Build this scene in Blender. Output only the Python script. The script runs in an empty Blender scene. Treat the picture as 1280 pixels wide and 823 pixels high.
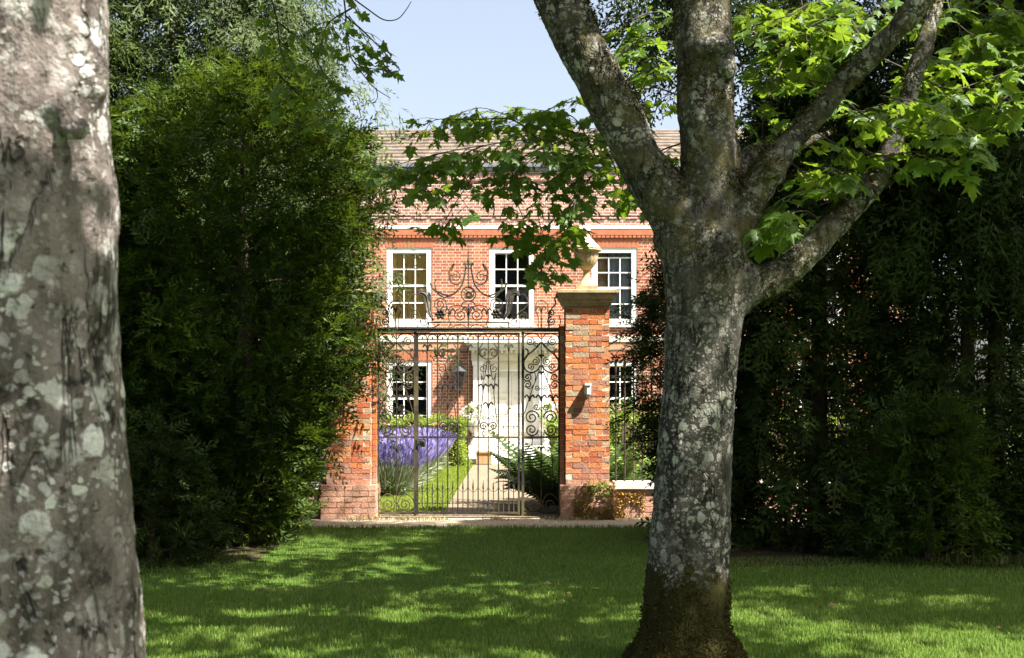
import bpy, math, random
import numpy as np
from mathutils import Vector
sc = bpy.context.scene
C = bpy.context.collection
rng = np.random.default_rng(7)
random.seed(7)

# ------------------------------------------------------------------ camera, sky, sun, exposure
F = 1600.0 / 1280.0          # focal length over picture width
cam = bpy.data.cameras.new('camera')
cam.sensor_width = 36.0
cam.lens = 36.0 * F
cam.shift_y = 92.5 / 1280.0
cam.clip_start = 0.05
cam.clip_end = 3000
cam.dof.use_dof = True
cam.dof.focus_distance = 13.0
cam.dof.aperture_fstop = 5.6
camo = bpy.data.objects.new('camera', cam)
C.objects.link(camo)
camo.location = (0, 0, 1.6)
camo.rotation_euler = (math.pi / 2, 0, 0)
sc.camera = camo

SUNV = Vector((1.0, -0.62, 1.65)).normalized()
elev = math.asin(SUNV.z)
w = bpy.data.worlds.new('World')
sc.world = w
w.use_nodes = True
wn = w.node_tree
for n in list(wn.nodes):
    wn.nodes.remove(n)
sky = wn.nodes.new('ShaderNodeTexSky')
sky.sky_type = 'NISHITA'
sky.sun_disc = False
sky.sun_elevation = elev
sky.sun_rotation = math.atan2(SUNV.x, SUNV.y)
sky.air_density = 1.0
sky.dust_density = 4.0
sky.ozone_density = 0.4
bg = wn.nodes.new('ShaderNodeBackground')
bg.inputs['Strength'].default_value = 0.06
wo = wn.nodes.new('ShaderNodeOutputWorld')
hs = wn.nodes.new('ShaderNodeHueSaturation')
hs.inputs['Saturation'].default_value = 0.68
hs.inputs['Value'].default_value = 1.12
wn.links.new(sky.outputs[0], hs.inputs['Color'])
wn.links.new(hs.outputs[0], bg.inputs[0])
wn.links.new(bg.outputs[0], wo.inputs[0])
sl = bpy.data.lights.new('sun', 'SUN')
sl.energy = 5.0
sl.angle = math.radians(0.53)
sl.color = (1.0, 0.955, 0.88)
so = bpy.data.objects.new('sun', sl)
C.objects.link(so)
so.rotation_euler = SUNV.to_track_quat('Z', 'Y').to_euler()
so.location = (20, -12, 33)

sc.view_settings.view_transform = 'Standard'
sc.view_settings.look = 'None'
sc.view_settings.gamma = 1.0
sc.view_settings.exposure = 2.08
sc.cycles.max_bounces = 6
sc.cycles.diffuse_bounces = 3
sc.cycles.glossy_bounces = 2
sc.cycles.transmission_bounces = 4
sc.cycles.transparent_max_bounces = 8
sc.cycles.use_denoising = True
sc.cycles.sample_clamp_indirect = 6.0
sc.cycles.caustics_reflective = False
sc.cycles.caustics_refractive = False

# ------------------------------------------------------------------ helpers
def P(px, py, d):
    """a point d metres ahead, measured off the photograph (1280 px wide)"""
    return np.array([(px - 640.0) / 1600.0 * d, d, 1.6 + (504.0 - py) / 1600.0 * d])

def origin(o):
    p = np.zeros(3)
    while o is not None:
        p += np.array(o.location)
        o = o.parent
    return p

def tag(o, label=None, cat=None, group=None, kind=None):
    if label: o['label'] = label
    if cat: o['category'] = cat
    if group: o['group'] = group
    if kind: o['kind'] = kind
    return o

def thing(name, loc, label, cat, group=None):
    o = bpy.data.objects.new(name, None)
    o.empty_display_size = 0.2
    C.objects.link(o)
    o.location = loc
    return tag(o, label, cat, group)

def raw(name, V, loops, starts, totals, mat, parent=None, smooth=False):
    V = np.asarray(V, dtype=np.float64) - (origin(parent) if parent is not None else 0)
    me = bpy.data.meshes.new(name)
    me.vertices.add(len(V))
    me.vertices.foreach_set('co', V.astype(np.float32).ravel())
    me.loops.add(len(loops))
    me.loops.foreach_set('vertex_index', np.asarray(loops, dtype=np.int32))
    me.polygons.add(len(starts))
    me.polygons.foreach_set('loop_start', np.asarray(starts, dtype=np.int32))
    try:
        me.polygons.foreach_set('loop_total', np.asarray(totals, dtype=np.int32))
    except Exception:
        pass
    me.polygons.foreach_set('use_smooth', np.full(len(starts), bool(smooth)))
    me.update(calc_edges=True)
    me.validate()
    if isinstance(mat, (list, tuple)):
        for m in mat: me.materials.append(m)
    elif mat is not None:
        me.materials.append(mat)
    o = bpy.data.objects.new(name, me)
    C.objects.link(o)
    if parent is not None:
        o.parent = parent
    return o

def obj_tris(name, V, T, mat, parent=None, smooth=False):
    T = np.asarray(T, dtype=np.int32)
    n = len(T)
    return raw(name, V, T.ravel(), np.arange(n) * 3, np.full(n, 3), mat, parent, smooth)

class MB:
    """collects boxes, tubes, lathes ... and links them as one mesh object"""
    def __init__(s):
        s.v = []; s.f = []
    def n(s): return len(s.v)
    def face(s, pts):
        b = len(s.v); s.v += [tuple(p) for p in pts]; s.f.append(tuple(range(b, b + len(pts))))
    def box(s, x0, x1, y0, y1, z0, z1, j=0.0):
        b = len(s.v)
        for x, y, z in ((x0,y0,z0),(x1,y0,z0),(x1,y1,z0),(x0,y1,z0),(x0,y0,z1),(x1,y0,z1),(x1,y1,z1),(x0,y1,z1)):
            if j: x += random.uniform(-j, j); y += random.uniform(-j, j); z += random.uniform(-j, j)
            s.v.append((x, y, z))
        for q in ((0,3,2,1),(4,5,6,7),(0,1,5,4),(1,2,6,5),(2,3,7,6),(3,0,4,7)):
            s.f.append(tuple(b + i for i in q))
        return s
    def tube(s, pts, r, sides=6, flat=None, cap=True):
        pts = np.asarray(pts, dtype=float)
        n = len(pts)
        rr = np.full(n, r) if np.isscalar(r) else np.asarray(r, dtype=float)
        t = np.gradient(pts, axis=0)
        t /= np.linalg.norm(t, axis=1)[:, None] + 1e-12
        ref = np.array([0, 1.0, 0]) if flat else np.array([0.31, 0.2, 0.93])
        if not flat and abs(np.dot(t[0], ref)) > 0.9: ref = np.array([1.0, 0.1, 0])
        u = ref - np.dot(ref, t[0]) * t[0]; u /= np.linalg.norm(u) + 1e-12
        b0 = len(s.v)
        for i in range(n):
            u = u - np.dot(u, t[i]) * t[i]
            u /= np.linalg.norm(u) + 1e-12
            v = np.cross(t[i], u)
            for k in range(sides):
                a = 2 * math.pi * (k + 0.5) / sides
                q = pts[i] + rr[i] * (math.cos(a) * u * (flat or 1.0) + math.sin(a) * v)
                s.v.append(tuple(q))
        for i in range(n - 1):
            for k in range(sides):
                a = b0 + i * sides + k; b = b0 + i * sides + (k + 1) % sides
                s.f.append((a, b, b + sides, a + sides))
        if cap:
            s.f.append(tuple(b0 + k for k in range(sides))[::-1])
            s.f.append(tuple(b0 + (n - 1) * sides + k for k in range(sides)))
        return s
    def lathe(s, prof, cx, cy, seg=24, flute=0.0, nfl=0, fl_rng=(0, 99)):
        b0 = len(s.v)
        for i, (r, z) in enumerate(prof):
            for k in range(seg):
                a = 2 * math.pi * k / seg
                q = r
                if nfl and fl_rng[0] <= i <= fl_rng[1]:
                    q = r * (1 + flute * abs(math.cos(a * nfl / 2)) - flute * .5)
                s.v.append((cx + q * math.cos(a), cy + q * math.sin(a), z))
        for i in range(len(prof) - 1):
            for k in range(seg):
                a = b0 + i * seg + k; b = b0 + i * seg + (k + 1) % seg
                s.f.append((a, b, b + seg, a + seg))
        s.f.append(tuple(b0 + k for k in range(seg))[::-1])
        s.f.append(tuple(b0 + (len(prof) - 1) * seg + k for k in range(seg)))
        return s
    def ball(s, c, r, sx=1, sy=1, sz=1, seg=10, rings=6):
        prof = [(max(1e-4, math.sin(math.pi * i / rings)) , -math.cos(math.pi * i / rings)) for i in range(rings + 1)]
        b0 = len(s.v)
        for (pr, pz) in prof:
            for k in range(seg):
                a = 2 * math.pi * k / seg
                s.v.append((c[0] + r * sx * pr * math.cos(a), c[1] + r * sy * pr * math.sin(a), c[2] + r * sz * pz))
        for i in range(rings):
            for k in range(seg):
                a = b0 + i * seg + k; b = b0 + i * seg + (k + 1) % seg
                s.f.append((a, b, b + seg, a + seg))
        return s
    def build(s, name, mat, parent=None, smooth=False):
        loops = []; starts = []; tot = []
        for f in s.f:
            starts.append(len(loops)); tot.append(len(f)); loops += f
        return raw(name, np.array(s.v), loops, starts, tot, mat, parent, smooth)

def inst(tv, tf, R, S, T):
    """many copies of one small template (leaf, spray, blade) as one array"""
    n, k = len(T), len(tv)
    S = np.broadcast_to(np.asarray(S, dtype=float), (n,))
    V = np.einsum('nij,kj->nki', R, tv) * S[:, None, None] + T[:, None, :]
    Fc = tf[None] + (np.arange(n) * k)[:, None, None]
    return V.reshape(-1, 3), Fc.reshape(-1, tf.shape[1])

def norm(a):
    return a / (np.linalg.norm(a, axis=-1, keepdims=True) + 1e-9)

def frames(t, nrm):
    """columns: side, along t, normal"""
    t = norm(t)
    x = norm(np.cross(t, nrm))
    z = np.cross(x, t)
    return np.stack([x, t, z], axis=-1)

def cat_vf(parts):
    Vs, Fs, o = [], [], 0
    for V, Fc in parts:
        Vs.append(V); Fs.append(Fc + o); o += len(V)
    return np.concatenate(Vs), np.concatenate(Fs)

def catmull(pts, sub=6):
    pts = np.asarray(pts, dtype=float)
    q = np.concatenate([[2 * pts[0] - pts[1]], pts, [2 * pts[-1] - pts[-2]]])
    out = []
    for i in range(1, len(q) - 2):
        for k in range(sub):
            t = k / sub
            out.append(0.5 * (2 * q[i] + (q[i+1] - q[i-1]) * t + (2*q[i-1] - 5*q[i] + 4*q[i+1] - q[i+2]) * t*t
                              + (-q[i-1] + 3*q[i] - 3*q[i+1] + q[i+2]) * t**3))
    out.append(pts[-1])
    return np.array(out)

# ------------------------------------------------------------------ materials
class NT:
    def __init__(s, name):
        s.m = bpy.data.materials.new(name)
        s.m.use_nodes = True
        s.t = s.m.node_tree
        for n in list(s.t.nodes): s.t.nodes.remove(n)
        s.out = s.t.nodes.new('ShaderNodeOutputMaterial')
    def n(s, typ, **kw):
        nd = s.t.nodes.new(typ)
        for k, v in kw.items(): setattr(nd, k, v)
        return nd
    def set(s, sock, v):
        if hasattr(v, 'is_linked') or isinstance(v, bpy.types.NodeSocket): s.t.links.new(v, sock)
        else:
            if isinstance(v, (tuple, list)) and len(v) == 3 and sock.type == 'RGBA': v = (*v, 1)
            sock.default_value = v
    def math(s, op, a, b=0.0, c=0.0, clamp=False):
        nd = s.n('ShaderNodeMath', operation=op, use_clamp=clamp)
        s.set(nd.inputs[0], a); s.set(nd.inputs[1], b)
        if len(nd.inputs) > 2: s.set(nd.inputs[2], c)
        return nd.outputs[0]
    def mix(s, f, a, b, mode='MIX'):
        nd = s.n('ShaderNodeMix', data_type='RGBA', blend_type=mode)
        s.set(nd.inputs[0], f); s.set(nd.inputs[6], a); s.set(nd.inputs[7], b)
        return nd.outputs[2]
    def ramp(s, f, stops, interp='LINEAR'):
        nd = s.n('ShaderNodeValToRGB')
        nd.color_ramp.interpolation = interp
        e = nd.color_ramp.elements
        while len(e) < len(stops): e.new(0.5)
        for el, (p, c) in zip(e, stops):
            el.position = p
            el.color = (c, c, c, 1) if np.isscalar(c) else (*c, 1)
        s.set(nd.inputs[0], f)
        return nd.outputs[0]
    def coord(s, which='Object', scale=(1, 1, 1)):
        t = s.n('ShaderNodeTexCoord')
        if scale == (1, 1, 1): return t.outputs[which]
        mp = s.n('ShaderNodeMapping')
        s.t.links.new(t.outputs[which], mp.inputs[0])
        mp.inputs['Scale'].default_value = scale
        return mp.outputs[0]
    def noise(s, vec, scale, detail=4, rough=0.55, dist=0.0, out=0):
        nd = s.n('ShaderNodeTexNoise')
        s.t.links.new(vec, nd.inputs['Vector'])
        nd.inputs['Scale'].default_value = scale
        nd.inputs['Detail'].default_value = detail
        nd.inputs['Roughness'].default_value = rough
        nd.inputs['Distortion'].default_value = dist
        return nd.outputs[out]
    def voro(s, vec, scale, feature='F1', rnd=1.0):
        nd = s.n('ShaderNodeTexVoronoi', feature=feature)
        s.t.links.new(vec, nd.inputs['Vector'])
        nd.inputs['Scale'].default_value = scale
        nd.inputs['Randomness'].default_value = rnd
        return nd
    def island(s):
        g = s.n('ShaderNodeNewGeometry')
        return g.outputs['Random Per Island']
    def bump(s, h, strength=0.4, dist=0.01):
        b = s.n('ShaderNodeBump')
        b.inputs['Strength'].default_value = strength
        b.inputs['Distance'].default_value = dist
        s.set(b.inputs['Height'], h)
        return b.outputs[0]
    def pbr(s, col, rough=0.7, normal=None, metal=0.0, spec=0.4):
        p = s.n('ShaderNodeBsdfPrincipled')
        s.set(p.inputs['Base Color'], col)
        s.set(p.inputs['Roughness'], rough)
        s.set(p.inputs['Metallic'], metal)
        p.inputs['Specular IOR Level'].default_value = spec
        if normal is not None: s.t.links.new(normal, p.inputs['Normal'])
        return p.outputs[0]
    def done(s, sh):
        s.t.links.new(sh, s.out.inputs[0])
        return s.m

def leaf_mat(name, ramp, trans, tfac=0.35, rough=0.5, spec=0.35):
    m = NT(name)
    i = m.island()
    nz = m.noise(m.coord(), 0.9, 2)
    f = m.math('MULTIPLY_ADD', nz, 0.7, m.math('MULTIPLY_ADD', i, 0.6, -0.15), clamp=True)
    col = m.ramp(f, ramp)
    p = m.pbr(col, rough, spec=spec)
    if tfac <= 0: return m.done(p)
    tr = m.n('ShaderNodeBsdfTranslucent')
    m.set(tr.inputs[0], m.mix(0.6, col, trans))
    mx = m.n('ShaderNodeMixShader')
    mx.inputs[0].default_value = tfac
    m.t.links.new(p, mx.inputs[1]); m.t.links.new(tr.outputs[0], mx.inputs[2])
    return m.done(mx.outputs[0])

def brick_wall_mat(name, cols, mortar, h=0.082, w=0.235, joint=0.015, grime=(0.12, 0.07, 0.06), gfac=0.35):
    """Flemish bond on vertical faces"""
    m = NT(name)
    tc = m.coord()
    sp = m.n('ShaderNodeSeparateXYZ'); m.t.links.new(tc, sp.inputs[0])
    wob = m.noise(tc, 3.0, 3)
    z = m.math('MULTIPLY_ADD', wob, 0.012, sp.outputs[2])
    u = m.math('ADD', sp.outputs[0], sp.outputs[1])
    u = m.math('MULTIPLY_ADD', m.noise(tc, 2.3, 2), 0.02, u)
    zz = m.math('DIVIDE', z, h)
    row = m.math('FLOOR', zz)
    fz = m.math('FRACT', zz)
    per = w * 1.5
    p = m.math('MULTIPLY_ADD', m.math('MODULO', m.math('ABSOLUTE', row), 2.0), 0.5, m.math('DIVIDE', u, per))
    fu = m.math('FRACT', p)
    hd = m.math('GREATER_THAN', fu, 0.6667)
    ix = m.math('MULTIPLY_ADD', m.math('FLOOR', p), 2.0, hd)
    eu = m.math('MINIMUM', m.math('MINIMUM', fu, m.math('SUBTRACT', 1.0, fu)), m.math('ABSOLUTE', m.math('SUBTRACT', fu, 0.6667)))
    eu = m.math('MULTIPLY', eu, per)
    ez = m.math('MULTIPLY', m.math('MINIMUM', fz, m.math('SUBTRACT', 1.0, fz)), h)
    ed = m.math('MINIMUM', eu, ez)
    mask = m.ramp(m.math('DIVIDE', ed, joint), [(0.35, 0.0), (0.62, 1.0)])
    cb = m.n('ShaderNodeCombineXYZ'); m.set(cb.inputs[0], ix); m.set(cb.inputs[1], row)
    wn_ = m.n('ShaderNodeTexWhiteNoise', noise_dimensions='2D'); m.t.links.new(cb.outputs[0], wn_.inputs['Vector'])
    k = len(cols)
    col = m.ramp(wn_.outputs[0], [(i / k, c) for i, c in enumerate(cols)], 'CONSTANT')
    col = m.mix(m.math('MULTIPLY', m.noise(tc, 1.1, 5), 0.35), col, cols[0])
    fine = m.noise(tc, 60, 4)
    col = m.mix(0.35, col, m.mix(fine, (0.02, 0.015, 0.01), (1, 0.9, 0.8)), 'OVERLAY')
    col = m.mix(mask, m.mix(m.noise(tc, 9, 3), mortar, tuple(c * 0.7 for c in mortar)), col)
    g = m.ramp(m.noise(tc, 0.7, 6, 0.65), [(0.5, 0.0), (0.75, gfac)])
    col = m.mix(g, col, grime)
    hgt = m.math('ADD', mask, m.math('MULTIPLY', fine, 0.4))
    return m.done(m.pbr(col, 0.9, m.bump(hgt, 0.6, 0.008), spec=0.15))

def simple(name, c1, c2, scale=6, rough=0.8, bump=0.2, bscale=30, spec=0.3, metal=0.0, detail=5):
    m = NT(name)
    tc = m.coord()
    col = m.mix(m.ramp(m.noise(tc, scale, detail, 0.6), [(0.35, 0.0), (0.68, 1.0)]), c1, c2)
    nb = m.bump(m.noise(tc, bscale, 4), bump, 0.01) if bump else None
    return m.done(m.pbr(col, rough, nb, metal, spec))

M = {}
M['house_brick'] = brick_wall_mat('house_brick', [(.28,.092,.044),(.33,.12,.058),(.24,.075,.04),(.36,.15,.08),(.21,.07,.045),(.31,.10,.048)], (.56,.48,.38))
M['parapet_brick'] = brick_wall_mat('parapet_brick', [(.27,.13,.095),(.32,.16,.115),(.23,.105,.08),(.36,.20,.145),(.20,.10,.08)], (.64,.58,.51), grime=(.16,.12,.10), gfac=.6)
M['rubbed_brick'] = simple('rubbed_brick', (.31,.105,.055), (.37,.14,.075), 9, .85, .3, 50, .15)
M['orange_brick'] = simple('orange_brick', (.34,.18,.10), (.40,.25,.15), 5, .85, .3, 50, .15)
M['white_paint'] = simple('white_paint', (.76,.74,.69), (.66,.64,.58), 3, .45, .05, 20, .4)
M['cream_tone'] = simple('cream_tone', (.66,.60,.45), (.58,.52,.37), 3, .5, .05, 20, .4)
M['door_paint'] = simple('door_paint', (.66,.63,.54), (.60,.57,.47), 3, .45, .05, 20, .4)
M['lead'] = simple('lead', (.11,.12,.13), (.19,.20,.21), 5, .6, .2, 20, .4)
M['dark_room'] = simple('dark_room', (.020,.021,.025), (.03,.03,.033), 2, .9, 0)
M['shutter'] = simple('shutter', (.72,.40,.09), (.80,.50,.14), 4, .6, .1, 20)
M['curtain'] = simple('curtain', (.34,.35,.38), (.48,.49,.52), 4, .9, .1, 20)
M['stone'] = simple('stone', (.40,.32,.19), (.24,.18,.09), 9, .9, .6, 25, .15)
M['coping'] = simple('coping', (.62,.58,.50), (.45,.40,.32), 7, .9, .4, 25, .15)
M['urn_stone'] = simple('urn_stone', (.50,.43,.32), (.38,.30,.18), 12, .9, .6, 30, .1)
M['terracotta'] = simple('terracotta', (.30,.17,.08), (.38,.23,.11), 7, .85, .2)
M['black_metal'] = simple('black_metal', (.02,.022,.025), (.05,.055,.06), 9, .45, .1, 30, .5)
M['brass'] = simple('brass', (.10,.07,.03), (.2,.15,.07), 9, .4, .1, 30, .5, .8)
M['twig'] = simple('twig', (.035,.03,.02), (.07,.06,.04), 14, .9, .4, 60, .2)
M['conifer_wood'] = simple('conifer_wood', (.06,.04,.03), (.11,.08,.06), 9, .95, .6, 30, .1)

def roof_mat():
    m = NT('roof_tiles')
    tc = m.coord()
    sp = m.n('ShaderNodeSeparateXYZ'); m.t.links.new(tc, sp.inputs[0])
    row = m.math('FLOOR', m.math('DIVIDE', sp.outputs[2], .168))
    u = m.math('DIVIDE', m.math('MULTIPLY_ADD', m.math('MODULO', row, 2.0), .085, sp.outputs[0]), .17)
    cb = m.n('ShaderNodeCombineXYZ'); m.set(cb.inputs[0], m.math('FLOOR', u)); m.set(cb.inputs[1], row)
    wn_ = m.n('ShaderNodeTexWhiteNoise', noise_dimensions='2D'); m.t.links.new(cb.outputs[0], wn_.inputs['Vector'])
    col = m.ramp(wn_.outputs[0], [(0, (.12,.092,.072)), (.3, (.15,.115,.088)), (.6, (.10,.08,.066)), (.85, (.17,.125,.088))], 'CONSTANT')
    col = m.mix(m.ramp(m.noise(tc, 1.2, 6), [(.45, 0.0), (.7, .7)]), col, (.20,.175,.14))
    fu = m.math('FRACT', u)
    gap = m.math('LESS_THAN', m.math('MINIMUM', fu, m.math('SUBTRACT', 1.0, fu)), .02)
    col = m.mix(gap, col, (.05,.04,.035))
    return m.done(m.pbr(col, .9, m.bump(m.noise(tc, 20, 4), .4, .01), spec=.15))
M['roof'] = roof_mat()

def glass_mat():
    m = NT('window_glass')
    tr = m.n('ShaderNodeBsdfTransparent'); tr.inputs[0].default_value = (.9, .93, .93, 1)
    gl = m.n('ShaderNodeBsdfGlossy'); gl.inputs['Roughness'].default_value = .03
    tc = m.coord()
    nb = m.bump(m.noise(tc, 2.5, 2), .06, .02)
    m.t.links.new(nb, gl.inputs['Normal'])
    fr = m.n('ShaderNodeFresnel'); fr.inputs[0].default_value = 1.5
    mx = m.n('ShaderNodeMixShader')
    m.t.links.new(fr.outputs[0], mx.inputs[0]); m.t.links.new(tr.outputs[0], mx.inputs[1]); m.t.links.new(gl.outputs[0], mx.inputs[2])
    return m.done(mx.outputs[0])
M['glass'] = glass_mat()

def pillar_brick_mat():
    m = NT('old_brick')
    tc = m.coord()
    sp = m.n('ShaderNodeSeparateXYZ'); m.t.links.new(tc, sp.inputs[0])
    col = m.ramp(m.island(), [(0, (.40,.135,.05)), (.2, (.34,.10,.045)), (.36, (.46,.19,.08)), (.52, (.30,.14,.085)), (.62, (.44,.155,.055)),
                              (.76, (.33,.235,.15)), (.86, (.27,.13,.09)), (.93, (.44,.20,.09))], 'CONSTANT')
    low = m.ramp(m.math('MULTIPLY_ADD', m.noise(tc, 4, 4), .5, sp.outputs[2]), [(.72, 1.0), (1.05, 0.0)])
    col = m.mix(m.math('MULTIPLY', low, .7), col, (.40,.25,.185))
    pale = m.ramp(m.noise(tc, 6, 6, .7), [(.56, 0.0), (.70, .6)])
    col = m.mix(pale, col, (.52,.40,.27))
    up = m.ramp(m.math('MULTIPLY_ADD', m.noise(tc, 5, 4), .5, sp.outputs[2]), [(2.95, 0.0), (3.2, .8)])
    col = m.mix(up, col, (.17,.13,.05))
    dk = m.ramp(m.noise(tc, 23, 5, .7), [(.55, 0.0), (.75, .6)])
    col = m.mix(dk, col, (.12,.06,.035))
    return m.done(m.pbr(col, .92, m.bump(m.noise(tc, 45, 5), .7, .012), spec=.12))
M['old_brick'] = pillar_brick_mat()
M['mortar'] = simple('mortar', (.58,.50,.38), (.42,.34,.24), 12, .95, .5, 40, .1)

def iron_mat():
    m = NT('wrought_iron')
    tc = m.coord()
    col = m.mix(m.ramp(m.noise(tc, 2.2, 5), [(.45, 0.0), (.62, 1.0)]), (.018,.016,.014), (.085,.07,.03))
    col = m.mix(m.ramp(m.noise(tc, 30, 4), [(.55, 0.0), (.7, .5)]), col, (.16,.12,.09))
    return m.done(m.pbr(col, .62, m.bump(m.noise(tc, 80, 3), .4, .004), .15, .4))
M['iron'] = iron_mat()

def gravel_mat(name, a, b, c, sc_=55):
    m = NT(name)
    tc = m.coord()
    v = m.voro(tc, sc_)
    col = m.ramp(v.outputs['Color'], [(.1, a), (.45, b), (.8, c)])
    col = m.mix(m.ramp(m.noise(tc, 1.3, 5), [(.4, 0.0), (.7, .55)]), col, a)
    return m.done(m.pbr(col, .95, m.bump(v.outputs['Distance'], .8, .02), spec=.15))
M['gravel'] = gravel_mat('gravel', (.32,.255,.17), (.44,.37,.27), (.22,.19,.15), 45)
M['path'] = gravel_mat('path_gravel', (.17,.13,.085), (.24,.19,.13), (.12,.095,.06), 34)

def lawn_mat(name, a, b, c):
    m = NT(name)
    tc = m.coord()
    col = m.mix(m.noise(tc, 1.4, 6, .6), a, b)
    col = m.mix(m.ramp(m.noise(tc, 40, 4, .7), [(.45, 0.0), (.7, .8)]), col, c)
    return m.done(m.pbr(col, .95, m.bump(m.noise(tc, 90, 4), .8, .02), spec=.1))
M['lawn'] = lawn_mat('lawn', (.052,.10,.014), (.075,.13,.02), (.033,.065,.01))
M['ground'] = lawn_mat('ground', (.05,.075,.022), (.07,.10,.028), (.06,.05,.03))
M['litter'] = lawn_mat('needle_litter', (.045,.032,.02), (.07,.05,.03), (.03,.025,.015))
M['grass'] = leaf_mat('grass_blade', [(0, (.034,.078,.009)), (.5, (.102,.170,.022)), (1, (.25,.29,.085))], (.28,.40,.06), .3, .6, .15)
M['sunlit_grass'] = leaf_mat('sunlit_grass', [(0, (.09,.13,.014)), (.5, (.15,.20,.022)), (1, (.24,.27,.06))], (.32,.4,.05), .3, .6, .15)  # brighter copy of the grass, sunlight put into the garden blades' colour
M['sunlit_lawn'] = lawn_mat('sunlit_lawn', (.13,.175,.022), (.17,.21,.035), (.10,.14,.02))  # same for the garden lawn sheet: sunlit look set in the colour
M['dry_grass'] = leaf_mat('dry_grass', [(0, (.20,.17,.07)), (1, (.36,.31,.15))], (.4,.35,.15), .2, .7)
M['thuja'] = leaf_mat('thuja_leaf', [(0, (.008,.017,.004)), (.5, (.024,.049,.008)), (.74, (.085,.135,.014)), (1, (.20,.25,.03))], (.21,.29,.02), .25, .6, .2)
M['cypress'] = leaf_mat('cypress_leaf', [(0, (.010,.020,.005)), (.5, (.036,.058,.013)), (1, (.15,.18,.06))], (.14,.2,.05), .25, .6, .2)
M['yew'] = leaf_mat('dark_conifer_leaf', [(0, (.009,.016,.003)), (.5, (.024,.041,.007)), (1, (.065,.092,.016))], (.08,.12,.012), .15, .65, .15)
M['syc'] = leaf_mat('sycamore_leaf', [(0, (.035,.075,.010)), (.5, (.065,.125,.015)), (1, (.115,.18,.022))], (.34,.48,.03), .42, .45)
M['box'] = leaf_mat('box_leaf', [(0, (.08,.13,.014)), (.5, (.17,.235,.025)), (1, (.26,.32,.045))], (.34,.44,.05), .3, .4)
M['fern'] = leaf_mat('fern_leaf', [(0, (.016,.034,.007)), (.5, (.034,.062,.012)), (1, (.07,.10,.02))], (.12,.2,.03), .2, .6, .2)  # darkened colour carries the pier's shade on the ferns
M['shrub'] = leaf_mat('shrub_leaf', [(0, (.07,.12,.016)), (.5, (.155,.22,.026)), (1, (.25,.31,.05))], (.25,.36,.06), .3, .45)
M['lav_leaf'] = leaf_mat('lavender_leaf', [(0, (.12,.15,.08)), (1, (.27,.30,.17))], (.25,.3,.15), .2, .7)
M['lav_flower'] = leaf_mat('lavender_flower', [(0, (.08,.055,.20)), (.5, (.20,.155,.45)), (1, (.38,.32,.60))], (.3,.25,.6), .2, .7)
M['white_flower'] = leaf_mat('white_flower', [(0, (.65,.63,.58)), (1, (.8,.79,.76))], (.8,.8,.75), .2, .6)
M['pink_flower'] = leaf_mat('pink_flower', [(0, (.5,.12,.2)), (1, (.6,.3,.36))], (.6,.3,.35), .2, .6)
M['gold_moss'] = leaf_mat('gold_moss', [(0, (.20,.12,.03)), (.6, (.32,.21,.05)), (1, (.22,.22,.05))], (.4,.3,.1), .1, .9, .1)

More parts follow.
